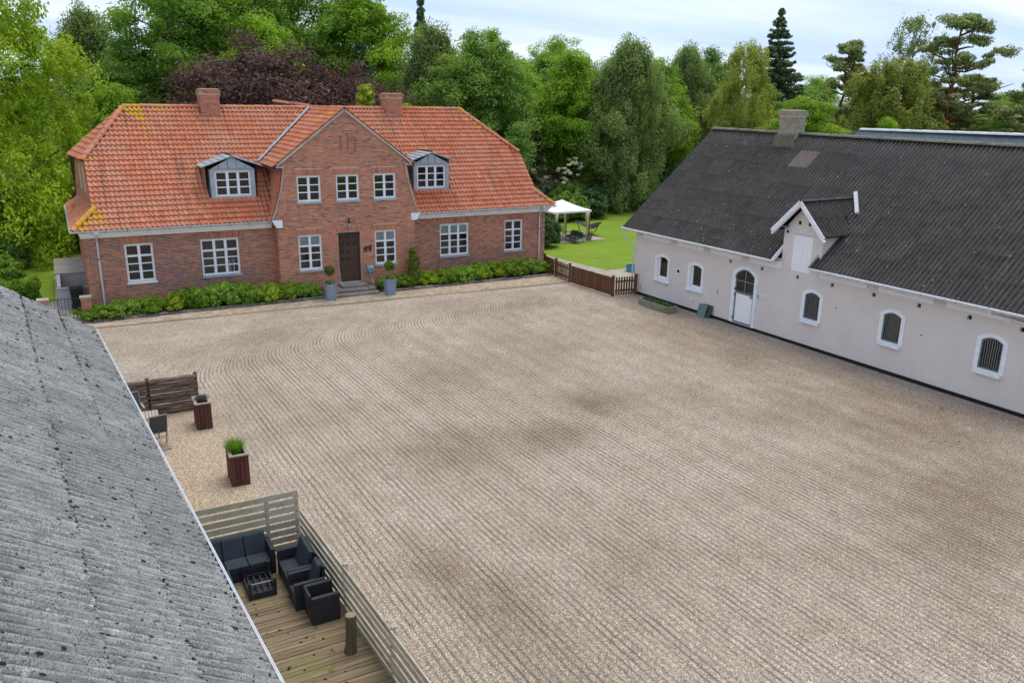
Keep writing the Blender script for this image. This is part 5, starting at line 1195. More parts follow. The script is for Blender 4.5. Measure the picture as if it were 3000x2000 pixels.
# ------------------------------------------------------------------ things along the barn wall
t = thing('stone_trough', 'mossy concrete trough planter by the barn wall', 'trough', (23.30, -10.35, 0), PI/2+BA)
m = MB(); a, b, h_ = 1.05, .30, .30
m.box(-a, a, -b, b, 0, .22); m.box(-a, a, -b, -b+.07, .22, h_); m.box(-a, a, b-.07, b, .22, h_); m.box(-a, -a+.07, -b+.07, b-.07, .22, h_); m.box(a-.07, a, -b+.07, b-.07, .22, h_); m.build('trough_body', M['trough'], t, bevel=.012)
MB().box(-a+.07, a-.07, -b+.07, b-.07, .22, .265).build('soil_fill', M['soil'], t)
rs = np.random.RandomState(4); C = [(rs.uniform(-.95, .95), rs.uniform(-.18, .18), 0.28+rs.rand()*.05) for _ in range(60)]
plant('trough_plants', 'low dark creeping plants growing in the concrete trough', 'plants', (23.30, -10.35, 0), [('foliage', lmesh('foliage', [leaves(C, .09, 40, .04, 8, flat=.6)], L['dark'])), ('stem', MB().tube([(-.9, 0, .25), (0, .02, .28), (.9, 0, .26)], .012, 4).mesh('stem', M['bark']))], rz=PI/2+BA)
for k, (x, lab) in enumerate(((4.95, 'greenish framed glass pane leaning on the barn wall, front one'), (5.18, 'dark framed screen leaning on the barn wall behind the glass pane'))):
    t = thing('leaning_frame', lab, 'frame', bpt(x, -.30+.09*k, .0), BROT, 'frames leaning on the barn wall'); t.rotation_euler = (-.28, 0, BROT)
    m = MB(); w_, h_ = .52, .58
    m.box(0, w_, -.012, .012, 0, .03); m.box(0, w_, -.012, .012, h_-.03, h_); m.box(0, .03, -.012, .012, .03, h_-.03); m.box(w_-.03, w_, -.012, .012, .03, h_-.03); m.build('frame_bars', M['teal_metal'] if k == 0 else M['iron'], t)
    m = MB(); m.box(.03, w_-.03, -.004, .004, .03, h_-.03); m.build('pane', surf('dull_green_pane', (.10, .19, .17), (.16, .27, .24), 4, .2, .5, bump=0) if k == 0 else M['textile'], t)
t = thing('paddling_pool', 'small blue plastic pool just behind the barn corner', 'pool', (27.75, -2.75, -.01))
m = MB(); m.tube([(0, 0, 0), (0, 0, .28)], [.50, .56], 20, cap=False); m.tube([(0, 0, .28), (0, 0, .30)], [.56, .56], 20, cap=False); m.tube([(0, 0, .30), (0, 0, .06)], [.52, .48], 20, cap=False); m.build('pool_wall', M['pool_blue'], t); MB().tube([(0, 0, .05), (0, 0, .06)], .48, 20).build('pool_floor', M['navy'], t)

# ------------------------------------------------------------------ gazebo with lounge furniture and hammock on the lawn
MB().box(28.3, 32.6, 7.05, 10.6, -.03, .02).build('gazebo_slab', M['slab'], kind='structure', label='grey paved square under the gazebo', bevel=.01)
gz = thing('gazebo', 'white canopy gazebo with tied sand-coloured curtains on the lawn', 'gazebo', (29.9, 8.85, .02))
for sx in (-1, 1):
    for sy in (-1, 1):
        x, y = sx*1.42, sy*1.48; MB().box(x-.055, x+.055, y-.055, y+.055, 0, 2.05).build('post', M['teak_brown'], gz)
        m = MB(); ox, oy = x-sx*.16, y-sy*.02
        m.tube([(ox, oy, 2.0), (ox, oy, 1.5), (ox+sx*.07, oy, .95), (ox+sx*.03, oy, .5), (ox, oy, .05)], [.17, .13, .055, .09, .13], 8); m.build('curtain', M['sand_curtain'], gz, smooth=True)
m = MB(); E_ = 1.56; ap = (.1, 0, 2.66); cs = [(-E_, -E_), (E_, -E_), (E_, E_), (-E_, E_)]
for k in range(4):
    p, q = cs[k], cs[(k+1) % 4]; N_ = 6
    for i in range(N_):
        for j in range(4):
            def pt(u, v):
                bx_ = p[0]+(q[0]-p[0])*u; by_ = p[1]+(q[1]-p[1])*u; z = 2.02+.03*(abs(2*u-1))
                zz_ = z+(ap[2]-z)*v-.06*math.sin(PI*v); return (bx_+(ap[0]-bx_)*v, by_+(ap[1]-by_)*v, zz_)
            m.face([pt(i/N_, j/4), pt((i+1)/N_, j/4), pt((i+1)/N_, (j+1)/4), pt(i/N_, (j+1)/4)])
    m.face([(p[0], p[1], 2.05), (q[0], q[1], 2.05), (q[0], q[1], 1.93), (p[0], p[1], 1.93)])
m.build('canopy', M['white_pure'], gz, fix=False)
def slat_seat(x, y, rz, w_, lab):
    t = thing('lounge_seat', lab, 'seat', (x, y, .02), rz, 'lounge seats under the gazebo')
    for sx in (0, w_):
        for sy in (0, .62): MB().box(sx-.02, sx+.02, sy-.02, sy+.02, 0, .70).build('leg', M['iron'], t)
    for k in range(6): MB().box(0, w_, .61, .63, .30+k*.07, .345+k*.07).build('back_slat', M['teak_brown'], t)
    for sx in (0, w_): MB().box(sx-.022, sx+.022, 0, .62, .55, .58).build('armrest', M['iron'], t)
    MB().box(.03, w_-.03, .02, .58, .26, .38).build('seat_cushion', M['textile'], t, bevel=.03); MB().box(.05, w_-.05, .50, .60, .38, .72).build('back_cushion', M['textile'], t, bevel=.04)
slat_seat(30.45, 7.95, PI, .62, 'low armchair with brown slatted back facing away, under the gazebo'); slat_seat(29.6, 7.6, PI*1.5, 1.2, 'slatted lounge bench with grey cushion under the gazebo left side')
t = thing('hammock', 'hammock of lilac and dark cloth on a black metal stand', 'hammock', (32.3, 8.9, .0))
m = MB(); m.tube([(-1.0, 0, 1.2), (-.55, 0, .1), (.45, 0, .04), (1.1, 0, .95)], .03, 6); m.tube([(-.55, -.5, .04), (-.55, .5, .04)], .03, 6); m.tube([(.5, -.5, .04), (.5, .5, .04)], .03, 6); m.build('stand', M['iron'], t)
def sling(x0, x1, z0, z1, zm, w_):
    m = MB(); N_ = 10
    for i in range(N_):
        for j in range(4):
            def pt(u, v):
                x = x0+(x1-x0)*u; z = z0+(z1-z0)*u-(zm)*math.sin(PI*u); ww = w_*(.25+.75*math.sin(PI*min(1, max(0, .1+u*.8)))); yy = (v-.5)*2*ww; return (x, yy, z+.22*(2*v-1)**2*math.sin(PI*u))
            m.face([pt(i/N_, j/4), pt((i+1)/N_, j/4), pt((i+1)/N_, (j+1)/4), pt(i/N_, (j+1)/4)])
    return m
sling(-1.05, .15, 1.15, .50, .10, .60).build('lilac_cloth', M['lilac'], t, fix=False); sling(-.05, 1.06, .50, .88, .18, .42).build('dark_cloth', M['hammock_dark'], t, fix=False)
t = thing('flower_pot', 'round grey pot beside the gazebo post', 'pot', (31.30, 7.2, .02)); m = MB(); m.tube([(0, 0, 0), (0, 0, .30), (0, 0, .34)], [.13, .19, .20], 12); m.build('pot_body', M['stone'], t)
rs = np.random.RandomState(6); plant('potted_plant', 'small green plant in the grey pot by the gazebo', 'plant', (31.30, 7.2, .34), [('foliage', lmesh('foliage', [leaves(rs.normal(0, .07, (12, 3))+np.array([0, 0, .1]), .1, 40, .05, 3)], L['green'])), ('stem', MB().tube([(0, 0, 0), (0, 0, .12)], .015, 5).mesh('stem', M['bark']))])

# ------------------------------------------------------------------ garden corner left of the house
pm2 = MB().box(-.22, .22, -.22, .22, 0, .98).mesh('pier_body', M['brick'])
def pier(x, y, lab):
    t = thing('gate_pier', lab, 'pier', (x, y, 0), group='brick gate piers'); MB().box(-.19, .19, -.19, .19, 0, .94).build('pier_body', M['mortar'], t); m = MB(); rn = random.Random(int(x*10)+90)
    for k in range(14):
        z = .01+k*.0667
        for s in range(2):
            o = -.20+s*.2+(0 if k % 2 else 0); m.box(o+.003, o+.197, -.20, -.19, z, z+.055, rn.uniform(.3, .8)); m.box(-.20, -.19, o+.003, o+.197, z, z+.055, rn.uniform(.3, .8)); m.box(.19, .20, o+.003, o+.197, z, z+.055, rn.uniform(.3, .8))
    m.build('brick', M['brick'], t, kind='stuff', fix=False); MB().box(-.23, .23, -.23, .23, .945, 1.02).build('cap', M['slab'], t, bevel=.01)
pier(-.22, -1.15, 'brick gate pier with flat stone cap at the house corner'); pier(-1.82, -1.0, 'brick gate pier with stone cap beside the hedge')
t = thing('iron_gate', 'black iron bar gate between two brick piers', 'gate', (-1.58, -1.02, 0), math.atan2(-.13, 1.14))
m = MB(); m.tube([(0, 0, .95), (1.12, 0, .95)], .014, 6); m.tube([(0, 0, .12), (1.12, 0, .12)], .014, 6); m.build('rail', M['iron'], t)
for k in range(9): MB().tube([(.03+k*.132, 0, .06), (.03+k*.132, 0, .97)], .010, 5).build('bar', M['iron'], t)
t = thing('bin_shelter', 'low grey rendered bin shelter with stone slab top beside the house', 'shelter', (-.7, 4.2, 0))
m = MB(); m.box(-.55, .70, -3.0, -2.85, 0, .9); m.box(-.55, -.40, -2.85, 1.2, 0, 1.0); m.box(-.40, .70, .1, 1.2, 0, 1.0); m.build('shelter_wall', M['compost_grey'], t)
m = MB(); m.box(-.62, .72, .05, 4.2, 1.001, 1.06); m.build('slab_top', M['slab'], t); m = MB(); m.box(-.60, .72, -3.05, -2.80, .901, .95); m.build('slab_top', M['slab'], t)
t = thing('wheelie_bin', 'black wheeled bin behind the iron gate', 'bin', (-.52, 1.0, 0)); m = MB()
for s in range(4):
    a = [(-1, -1), (1, -1), (1, 1), (-1, 1)]; p, q = a[s], a[(s+1) % 4]; m.face([(p[0]*.2, p[1]*.22, .05), (q[0]*.2, q[1]*.22, .05), (q[0]*.26, q[1]*.29, .95), (p[0]*.26, p[1]*.29, .95)])
m.face([(-.26, -.29, .95), (.26, -.29, .95), (.26, .29, .95), (-.26, .29, .95)]); m.build('bin_body', M['plastic_black'], t); MB().box(-.28, .28, -.30, .30, .952, 1.0).build('lid', M['plastic_black'], t, bevel=.02)
for s in (-1, 1): MB().tube([(s*.2, .24, .1), (s*.26, .24, .1)], .1, 12).build('wheel', M['iron'], t)
MB().face; g = MB(); g.face([(-2.2, -1.6, -.006), (-.02, -1.6, -.006), (-.02, 9, -.006), (-1.4, 9, -.006), (-1.4, 3.2, -.006), (-2.2, 2.2, -.006)]); g.build('side_path', M['slab'], kind='structure', label='paved path beside the left house wall', fix=False)
rs = np.random.RandomState(12); C = [(rs.uniform(-1.25, 1.25), rs.uniform(-.55, .55), rs.uniform(.15, 1.12)) for _ in range(150)]
plant('clipped_hedge', 'clipped green box hedge behind the near grey roof', 'hedge', (-3.3, 2.6, 0), [('foliage', lmesh('foliage', [leaves(C, .22, 150, .07, 4, shell=.4)], L['shrub'])), ('stem', MB().tube([(-1, 0, 0), (-1, 0, .5)], .03, 5).tube([(1, 0, 0), (1, 0, .5)], .03, 5).mesh('stem', M['bark']))], rz=.1)
put(shrub_parts(1.0, 1.4, 61, L['green'], 170, 80, .08), 'garden_shrub', 'green garden shrub left of the lawn, nearer one', 'shrub', -3.9, 8.3, 0, 1.1, 'garden shrubs left of the house'); put(shrub_parts(1.1, 1.6, 63, L['mid'], 170, 80, .08), 'garden_shrub', 'green garden shrub at the foot of the left tree', 'shrub', -3.6, 12.3, 1, 1.2, 'garden shrubs left of the house')

# ------------------------------------------------------------------ seating place by the far log fence
t = thing('log_fence', 'low screen of dark weathered half logs in the gravel', 'fence', (.20, -14.22, 0)); rn = random.Random(4)
for k in range(7):
    z = .08+k*.163
    for x0, x1 in ((0, .70), (.74, 2.12)):
        m = MB(); pts = [(x0+(x1-x0)*i/4, rn.uniform(-.006, .006), z+rn.uniform(-.008, .008)) for i in range(5)]; m.tube(pts, [.079+rn.uniform(-.008, .004) for _ in pts], 8); m.build('log', M['old_log'], t, smooth=False)
for x in (.72, 2.08): MB().box(x-.05, x+.05, .045, .13, 0, 1.17).build('post', M['old_log'], t)
def wood_planter(x, y, w_, d_, h_, lab):
    t = thing('wood_planter', lab, 'planter', (x, y, 0), -.03, 'red-brown wooden planters'); rn = random.Random(int(y*10)+999); n1, n2 = 4, 1
    bw_ = w_/4
    for k in range(4): MB().box(k*bw_+.006, (k+1)*bw_-.006, 0, .022, .01, h_-.03, rn.random()).build('board', M['red_wood'], t); MB().box(k*bw_+.006, (k+1)*bw_-.006, d_-.022, d_, .01, h_-.03, rn.random()).build('board', M['red_wood'], t)
    for k in range(6):
        b_ = (d_-.05)/6; MB().box(0, .022, .025+k*b_+.004, .025+(k+1)*b_-.004, .01, h_-.03, rn.random()).build('board', M['red_wood'], t); MB().box(w_-.022, w_, .025+k*b_+.004, .025+(k+1)*b_-.004, .01, h_-.03, rn.random()).build('board', M['red_wood'], t)
    for bx_ in ((-.02, w_+.02, -.02, .07), (-.02, w_+.02, d_-.07, d_+.02), (-.02, .07, .07, d_-.07), (w_-.07, w_+.02, .07, d_-.07)): MB().box(*bx_, h_-.03, h_).build('rim_board', M['rim_wood'], t)
    MB().box(.024, w_-.024, .024, d_-.024, .03, h_-.10).build('liner', M['soil'], t)
wood_planter(1.98, -16.03, .43, .74, .80, 'red-brown slatted wooden planter by the dark log fence'); wood_planter(2.17, -20.2, .44, .76, .83, 'red-brown slatted wooden planter with bright tall grass, standing alone')
def blades(n_, h_, spread, r0, seed, w_=.012):
    rs = np.random.RandomState(seed); V = []; F = []; k = 0
    for _ in range(n_):
        a = rs.rand()*6.28; r = rs.rand()**.5*r0; x, y = math.cos(a)*r, math.sin(a)*r; hh_ = h_*rs.uniform(.55, 1.1); dx, dy = math.cos(a)*spread*rs.rand()+rs.normal(0, .05), math.sin(a)*spread*rs.rand()+rs.normal(0, .05); b = rs.rand()*6.28; bx_, by_ = math.cos(b)*w_/2, math.sin(b)*w_/2
        pts = [(x, y, 0), (x+dx*.35, y+dy*.35, hh_*.6), (x+dx, y+dy, hh_*(.98-.3*min(1, abs(dx)+abs(dy))))]
        for (p, q, wa, wb) in ((pts[0], pts[1], 1, .8), (pts[1], pts[2], .8, .15)):
            V += [(p[0]-bx_*wa, p[1]-by_*wa, p[2]), (p[0]+bx_*wa, p[1]+by_*wa, p[2]), (q[0]+bx_*wb, q[1]+by_*wb, q[2]), (q[0]-bx_*wb, q[1]-by_*wb, q[2])]; F.append((k, k+1, k+2, k+3)); k += 4
    return np.array(V), np.array(F), np.clip(rs.normal(.5, .25, len(F)), 0, 1)
inst('tall_grass', lmesh('tall_grass', [blades(520, .42, .26, .14, 3)], L['grass']), None, (2.36, -19.80, .72), label='tuft of bright green tall grass growing in a wooden planter', cat='grass')
rs = np.random.RandomState(9); inst('dry_heather', lmesh('dry_heather', [blades(260, .24, .14, .11, 5, .016), leaves(rs.normal(0, .07, (20, 3))*np.array([1, 1, .5])+np.array([0, 0, .10]), .06, 40, .025, 4)], L['lavender']), None, (2.22, -15.62, .70), label='dry brownish heather tuft in the planter by the log fence', cat='heather')
t = thing('garden_table', 'small square slatted pale wooden garden table in the gravel', 'table', (.32, -16.15, 0), -.05)
for k in range(8): MB().box(k*.085, k*.085+.072, 0, .62, .63, .652).build('table_slat', M['teak'], t)
for x, y in ((.05, .05), (.62, .05), (.05, .55), (.62, .55)): MB().box(x-.02, x+.02, y-.02, y+.02, 0, .63).build('leg', M['alu'], t)
def folding_chair(x, y, rz, lab):
    t = thing('folding_chair', lab, 'chair', (x, y, 0), rz, 'folding chairs at the garden table')     # faces +y, back at -y
    w_ = .45
    m = MB()
    for sx in (-1, 1): m.tube([(sx*w_/2, .22, .0), (sx*w_/2, -.02, .42), (sx*w_/2, -.14, .72), (sx*w_/2, -.22, 1.0)], .014, 6)
    m.tube([(-w_/2, -.22, 1.0), (w_/2, -.22, 1.0)], .014, 6); m.build('back_frame', M['alu'], t)
    m = MB()
    for sx in (-1, 1): m.tube([(sx*(w_/2+.02), -.30, .0), (sx*(w_/2+.02), .18, .43)], .013, 6)
    m.tube([(-w_/2-.02, -.30, .02), (w_/2+.02, -.30, .02)], .013, 6); m.tube([(-w_/2-.02, .0, .27), (w_/2+.02, .0, .27)], .012, 6); m.build('leg_frame', M['alu'], t)
    m = MB(); m.face([(-w_/2+.01, -.04, .45), (w_/2-.01, -.04, .45), (w_/2-.01, -.135, .72), (-w_/2+.01, -.135, .72)]); m.face([(-w_/2+.01, -.135, .72), (w_/2-.01, -.135, .72), (w_/2-.01, -.215, .97), (-w_/2+.01, -.215, .97)]); bo = m.build('backrest', M['textile'], t, fix=False); md = bo.modifiers.new('s', 'SOLIDIFY'); md.thickness = .012
    m = MB(); m.box(-w_/2+.01, w_/2-.01, -.03, .40, .42, .44); m.build('seat', M['textile'], t)
    for sx in (-1, 1): MB().box(sx*(w_/2+.03)-.025, sx*(w_/2+.03)+.025, -.12, .30, .63, .65).build('armrest', M['teak'], t); MB().tube([(sx*(w_/2+.03), .24, .0), (sx*(w_/2+.03), .26, .63)], .013, 6).build('arm_post', M['alu'], t)
folding_chair(.88, -16.78, .12, 'grey folding garden chair with its back to the camera at the table'); folding_chair(.42, -14.95, PI+.1, 'grey folding garden chair between the table and the log fence')

# ------------------------------------------------------------------ terrace: planks, slatted screens, dark furniture
dk_ = thing('wooden_deck', 'weathered greenish brown plank deck beside the near outbuilding', 'deck', (0, 0, 0)); rn = random.Random(14)
pls = [MB().box(0, 2.62, -.0455, .0455, .06, .10, t_).mesh('plank', M['deck']) for t_ in (.05, .3, .5, .7, .95)]
y = -24.0; k = 0
while y > -33:
    xo = .30+.055*(-24-y); inst('plank', rn.choice(pls), dk_, (xo, y, rn.uniform(-.003, .003)), (0, 0, rn.gauss(0, .002))); y -= .1005
MB().box(.4, 3.2, -33, -23.95, .0, .05).build('deck_frame', M['soil'], dk_)
def slats(name, label, p, q, z0, n_, pitch_, h_, breaks, posts, posth, group=None, psize=.07):
    p = Vector((*p, 0)); q = Vector((*q, 0)); d = q-p; L_ = d.length; t = thing(name, label, 'fence', p, math.atan2(d.y, d.x), group); rn = random.Random(int(L_*77))
    B_ = [0]+[b*L_ for b in breaks]+[L_]
    for k in range(n_):
        for a, b in zip(B_, B_[1:]):
            zz_ = z0+k*pitch_+rn.uniform(-.006, .006); o = MB().box(a+.004, b-.004, -.012, .012, 0, h_, rn.random()).build('slat', M['grey_wood'], t); o.location = (0, rn.uniform(-.004, .004), zz_); o.rotation_euler = (0, rn.gauss(0, .002), 0)
    for x in posts: MB().box(x*L_-psize/2, x*L_+psize/2, .014, .014+psize, 0, posth).build('post', M['grey_wood'], t)
    return t
slats('slatted_screen', 'weathered slatted wooden screen at the far end of the deck', (.45, -23.86), (2.90, -23.88), .12, 8, .168, .122, [.72], [.04, .735, .985], 1.40)
slats('slatted_fence', 'long low slatted wooden fence along the yard side of the deck', (2.90, -23.93), (3.36, -33.0), .06, 6, .168, .115, [.28, .52, .78], [.28, .52, .78], 1.06)
# stump post
t = thing('log_post', 'thick upright cut log standing on the deck by the fence', 'log', (2.76, -27.72, .10)); m = MB(); rn = random.Random(2)
m.tube([(-.02, .02, 0), (-.01, .01, .12), (0, 0, .4), (0, -.01, .74)], [.115, .10, .092, .095], 12); m.build('log_body', M['stump'], t, smooth=False)
m = MB(); m.tube([(0, -.01, .741), (0, -.01, .746)], .088, 12); m.build('cut_end', surf('cut_wood', (.19, .15, .10), (.29, .24, .17), 7, .9, .1, bump=.3), t)
Zd = .10
def lounge(name, lab, x0, x1, y0, y1, face, ncush, back_h=.75, seat_h=.36, arm_h=.55, arms=(1, 1), aw=.09, bt_=.10, cush=True, lean=.06, group='dark rattan furniture on the deck'):
    """rattan seat occupying the box; face: direction the sitter looks ('-y','-x','+x')"""
    ax = face[1]; sg = 1 if face[0] == '+' else -1
    w_ = (x1-x0) if ax == 'y' else (y1-y0); dp_ = (y1-y0) if ax == 'y' else (x1-x0)
    cx_, cy_ = (x0+x1)/2, (y0+y1)/2
    rz = {'-y': 0, '+x': PI/2, '+y': PI, '-x': -PI/2}[face]
    t = thing(name, lab, 'sofa' if ncush > 1 else 'armchair', (cx_, cy_, Zd), rz, group)
    # local: sitter looks along -y, back at +y
    hw, hd = w_/2, dp_/2
    MB().box(-hw+aw, hw-aw, -hd+.01, hd-.01, 0, seat_h-.10).build('base', M['rattan'], t, bevel=.012)
    for s, on in zip((-1, 1), arms):
        if on: MB().box(s*hw, s*(hw-aw), -hd, hd, 0, arm_h).build('armrest', M['rattan'], t, bevel=.015)
    m = MB(); m.prism([(hd-bt_, 0), (hd, 0), (hd+lean, back_h), (hd+lean-.05, back_h)], 'x', -hw+aw, hw-aw); m.build('back_panel', M['rattan'], t, bevel=.012)
    cw = (w_-2*aw)/ncush
    if cush:
        for k in range(ncush):
            xa = -hw+aw+k*cw; MB().box(xa+.005, xa+cw-.005, -hd+.0, hd-bt_-.02, seat_h-.10, seat_h).build('seat_cushion', M['cushion'], t, bevel=.02)
            m = MB(); m.prism([(hd-bt_-.12, seat_h), (hd-bt_-.01, seat_h), (hd+lean-.06, back_h+.05), (hd+lean-.14, back_h+.05)], 'x', xa+.005, xa+cw-.005); m.build('back_cushion', M['cushion'], t, bevel=.02)
    return t
lounge('rattan_sofa', 'long dark blue cushioned rattan sofa along the slatted screen', .30, 2.20, -24.66, -24.08, '-y', 4, back_h=.66, seat_h=.33)
lounge('rattan_sofa', 'short dark rattan two-seater with its back to the long fence', 2.22, 2.76, -25.60, -24.68, '-x', 1, back_h=.74, seat_h=.33, lean=.05)
lounge('rattan_chair', 'dark rattan armchair between the two-seater and the nearest armchair', 2.20, 2.76, -26.14, -25.62, '-x', 1, back_h=.74, seat_h=.33, cush=True)
lounge('rattan_chair', 'black rattan armchair nearest the log post, turned towards the fence', 2.36, 2.88, -26.72, -26.17, '+x', 1, back_h=.58, seat_h=.30, cush=False, bt_=.05, lean=.03)
t = thing('upturned_table', 'black low table lying upside down on the deck with legs up', 'table', (1.78, -25.05, Zd), -.03, 'dark rattan furniture on the deck')
MB().box(-.26, .26, -.36, .36, 0, .03).build('table_top', M['rattan'], t, bevel=.008)
for bx_ in ((-.26, .26, -.36, -.33), (-.26, .26, .33, .36), (-.26, -.23, -.33, .33), (.23, .26, -.33, .33)): MB().box(*bx_, .031, .13).build('apron', M['rattan'], t)
for k in range(4): MB().box(-.19+k*.115, -.165+k*.115, -.33, .33, .08, .10).build('cross_bar', M['iron'], t)
MB().box(-.22, .22, -.02, .02, .101, .118).build('cross_bar', M['alu'], t)
for x, y in ((-.235, -.335), (.235, -.335), (-.235, .335), (.235, .335)): MB().box(x-.03, x+.03, y-.03, y+.03, .13, .36).build('leg', M['rattan'], t, bevel=.006)
t = thing('side_bench', 'dark slatted side table half hidden under the grey eave', 'table', (1.06, -25.15, Zd), 0, 'dark rattan furniture on the deck')
for k in range(4): MB().box(-.18+k*.10, -.09+k*.10, -.36, .36, .37, .40).build('table_slat', M['cushion'], t)
for x, y in ((-.15, -.33), (.19, -.33), (-.15, .33), (.19, .33)): MB().box(x-.025, x+.025, y-.025, y+.025, 0, .37).build('leg', M['rattan'], t)
MB().box(-.15, .19, -.345, -.315, .29, .37).build('apron', M['rattan'], t)
rs = np.random.RandomState(77)
inst('weed', lmesh('weed', [blades(14, .13, .14, .02, 8, .012)], L['yellow']), None, (2.30, -28.05, .10), label='small yellow-green weed growing between deck planks', cat='weed')
V = []; F = []
for _ in range(70):
    x, y, s = rs.uniform(1.2, 2.5), rs.uniform(-29.5, -25.3), rs.uniform(.008, .028); b = len(V)
    for q in ICO: V.append((x+q[0]*s*1.3, y+q[1]*s, .098+(q[2]+.1)*s*.6))
    F += [tuple(b+i for i in f_) for f_ in IF]
inst('moss_crumb', np_mesh('moss_crumb', V, F, M['moss'], np.zeros(len(F))), dk_, kind='stuff')

# ------------------------------------------------------------------ trees
TA = broad(17, 5.6, 201, L['green'], M['bark'], 480, 230); TB = broad(15, 5.0, 202, L['mid'], M['bark'], lob=.32); TC = broad(13.5, 4.4, 203, L['bright'], M['bark'], leaf=.12, top_w=.45, base=.05); TD = broad(15, 4.6, 204, L['bright'], M['bark_grey'], lob=.35, top_w=.4)
BA_ = weeping(14, 4.0, 211, L['grey'], M['bark_birch'], 560, 180, .105); BB_ = weeping(14.4, 3.2, 212, L['yellow'], M['bark_birch'], 420, 120, .11, zmax=.68, top=.45); BC_ = weeping(13, 4.4, 213, L['olive'], M['bark'], 480, 140, .13, zmax=.62, top=.45)
BS_ = weeping(18, 3.3, 214, L['grey'], M['bark_birch'], 230, 55, .12, base=.35, zmax=.6, top=.35, cl=.16, strand=1.5)
SA = spruce(13, 3.0, 221, L['spruce'], M['bark'], 34); SB = spruce(19, 6.6, 222, L['spruce'], M['bark'], 46, 34, .16, sparse=.14, gap=1.15)
PA = pine(18, 5.2, 231, L['pine'], M['bark_pine'], 22, 150, .15, .45); PB = pine(15.5, 4.4, 232, L['pine'], M['bark_pine'], 24, 150, .15, .25)
CO = broad(13.6, 7.2, 241, L['copper'], M['bark_grey'], nclu=520, npc=150, leaf=.16, base=.08, droop=.8, lob=.3, twigs=150, top_w=.75)
LA = weeping(20, 6.9, 251, L['larch'], M['bark'], 1000, 125, .12, .05, zmax=.22, strand=1.1, top=.05, cl=.11, tp=1.25)
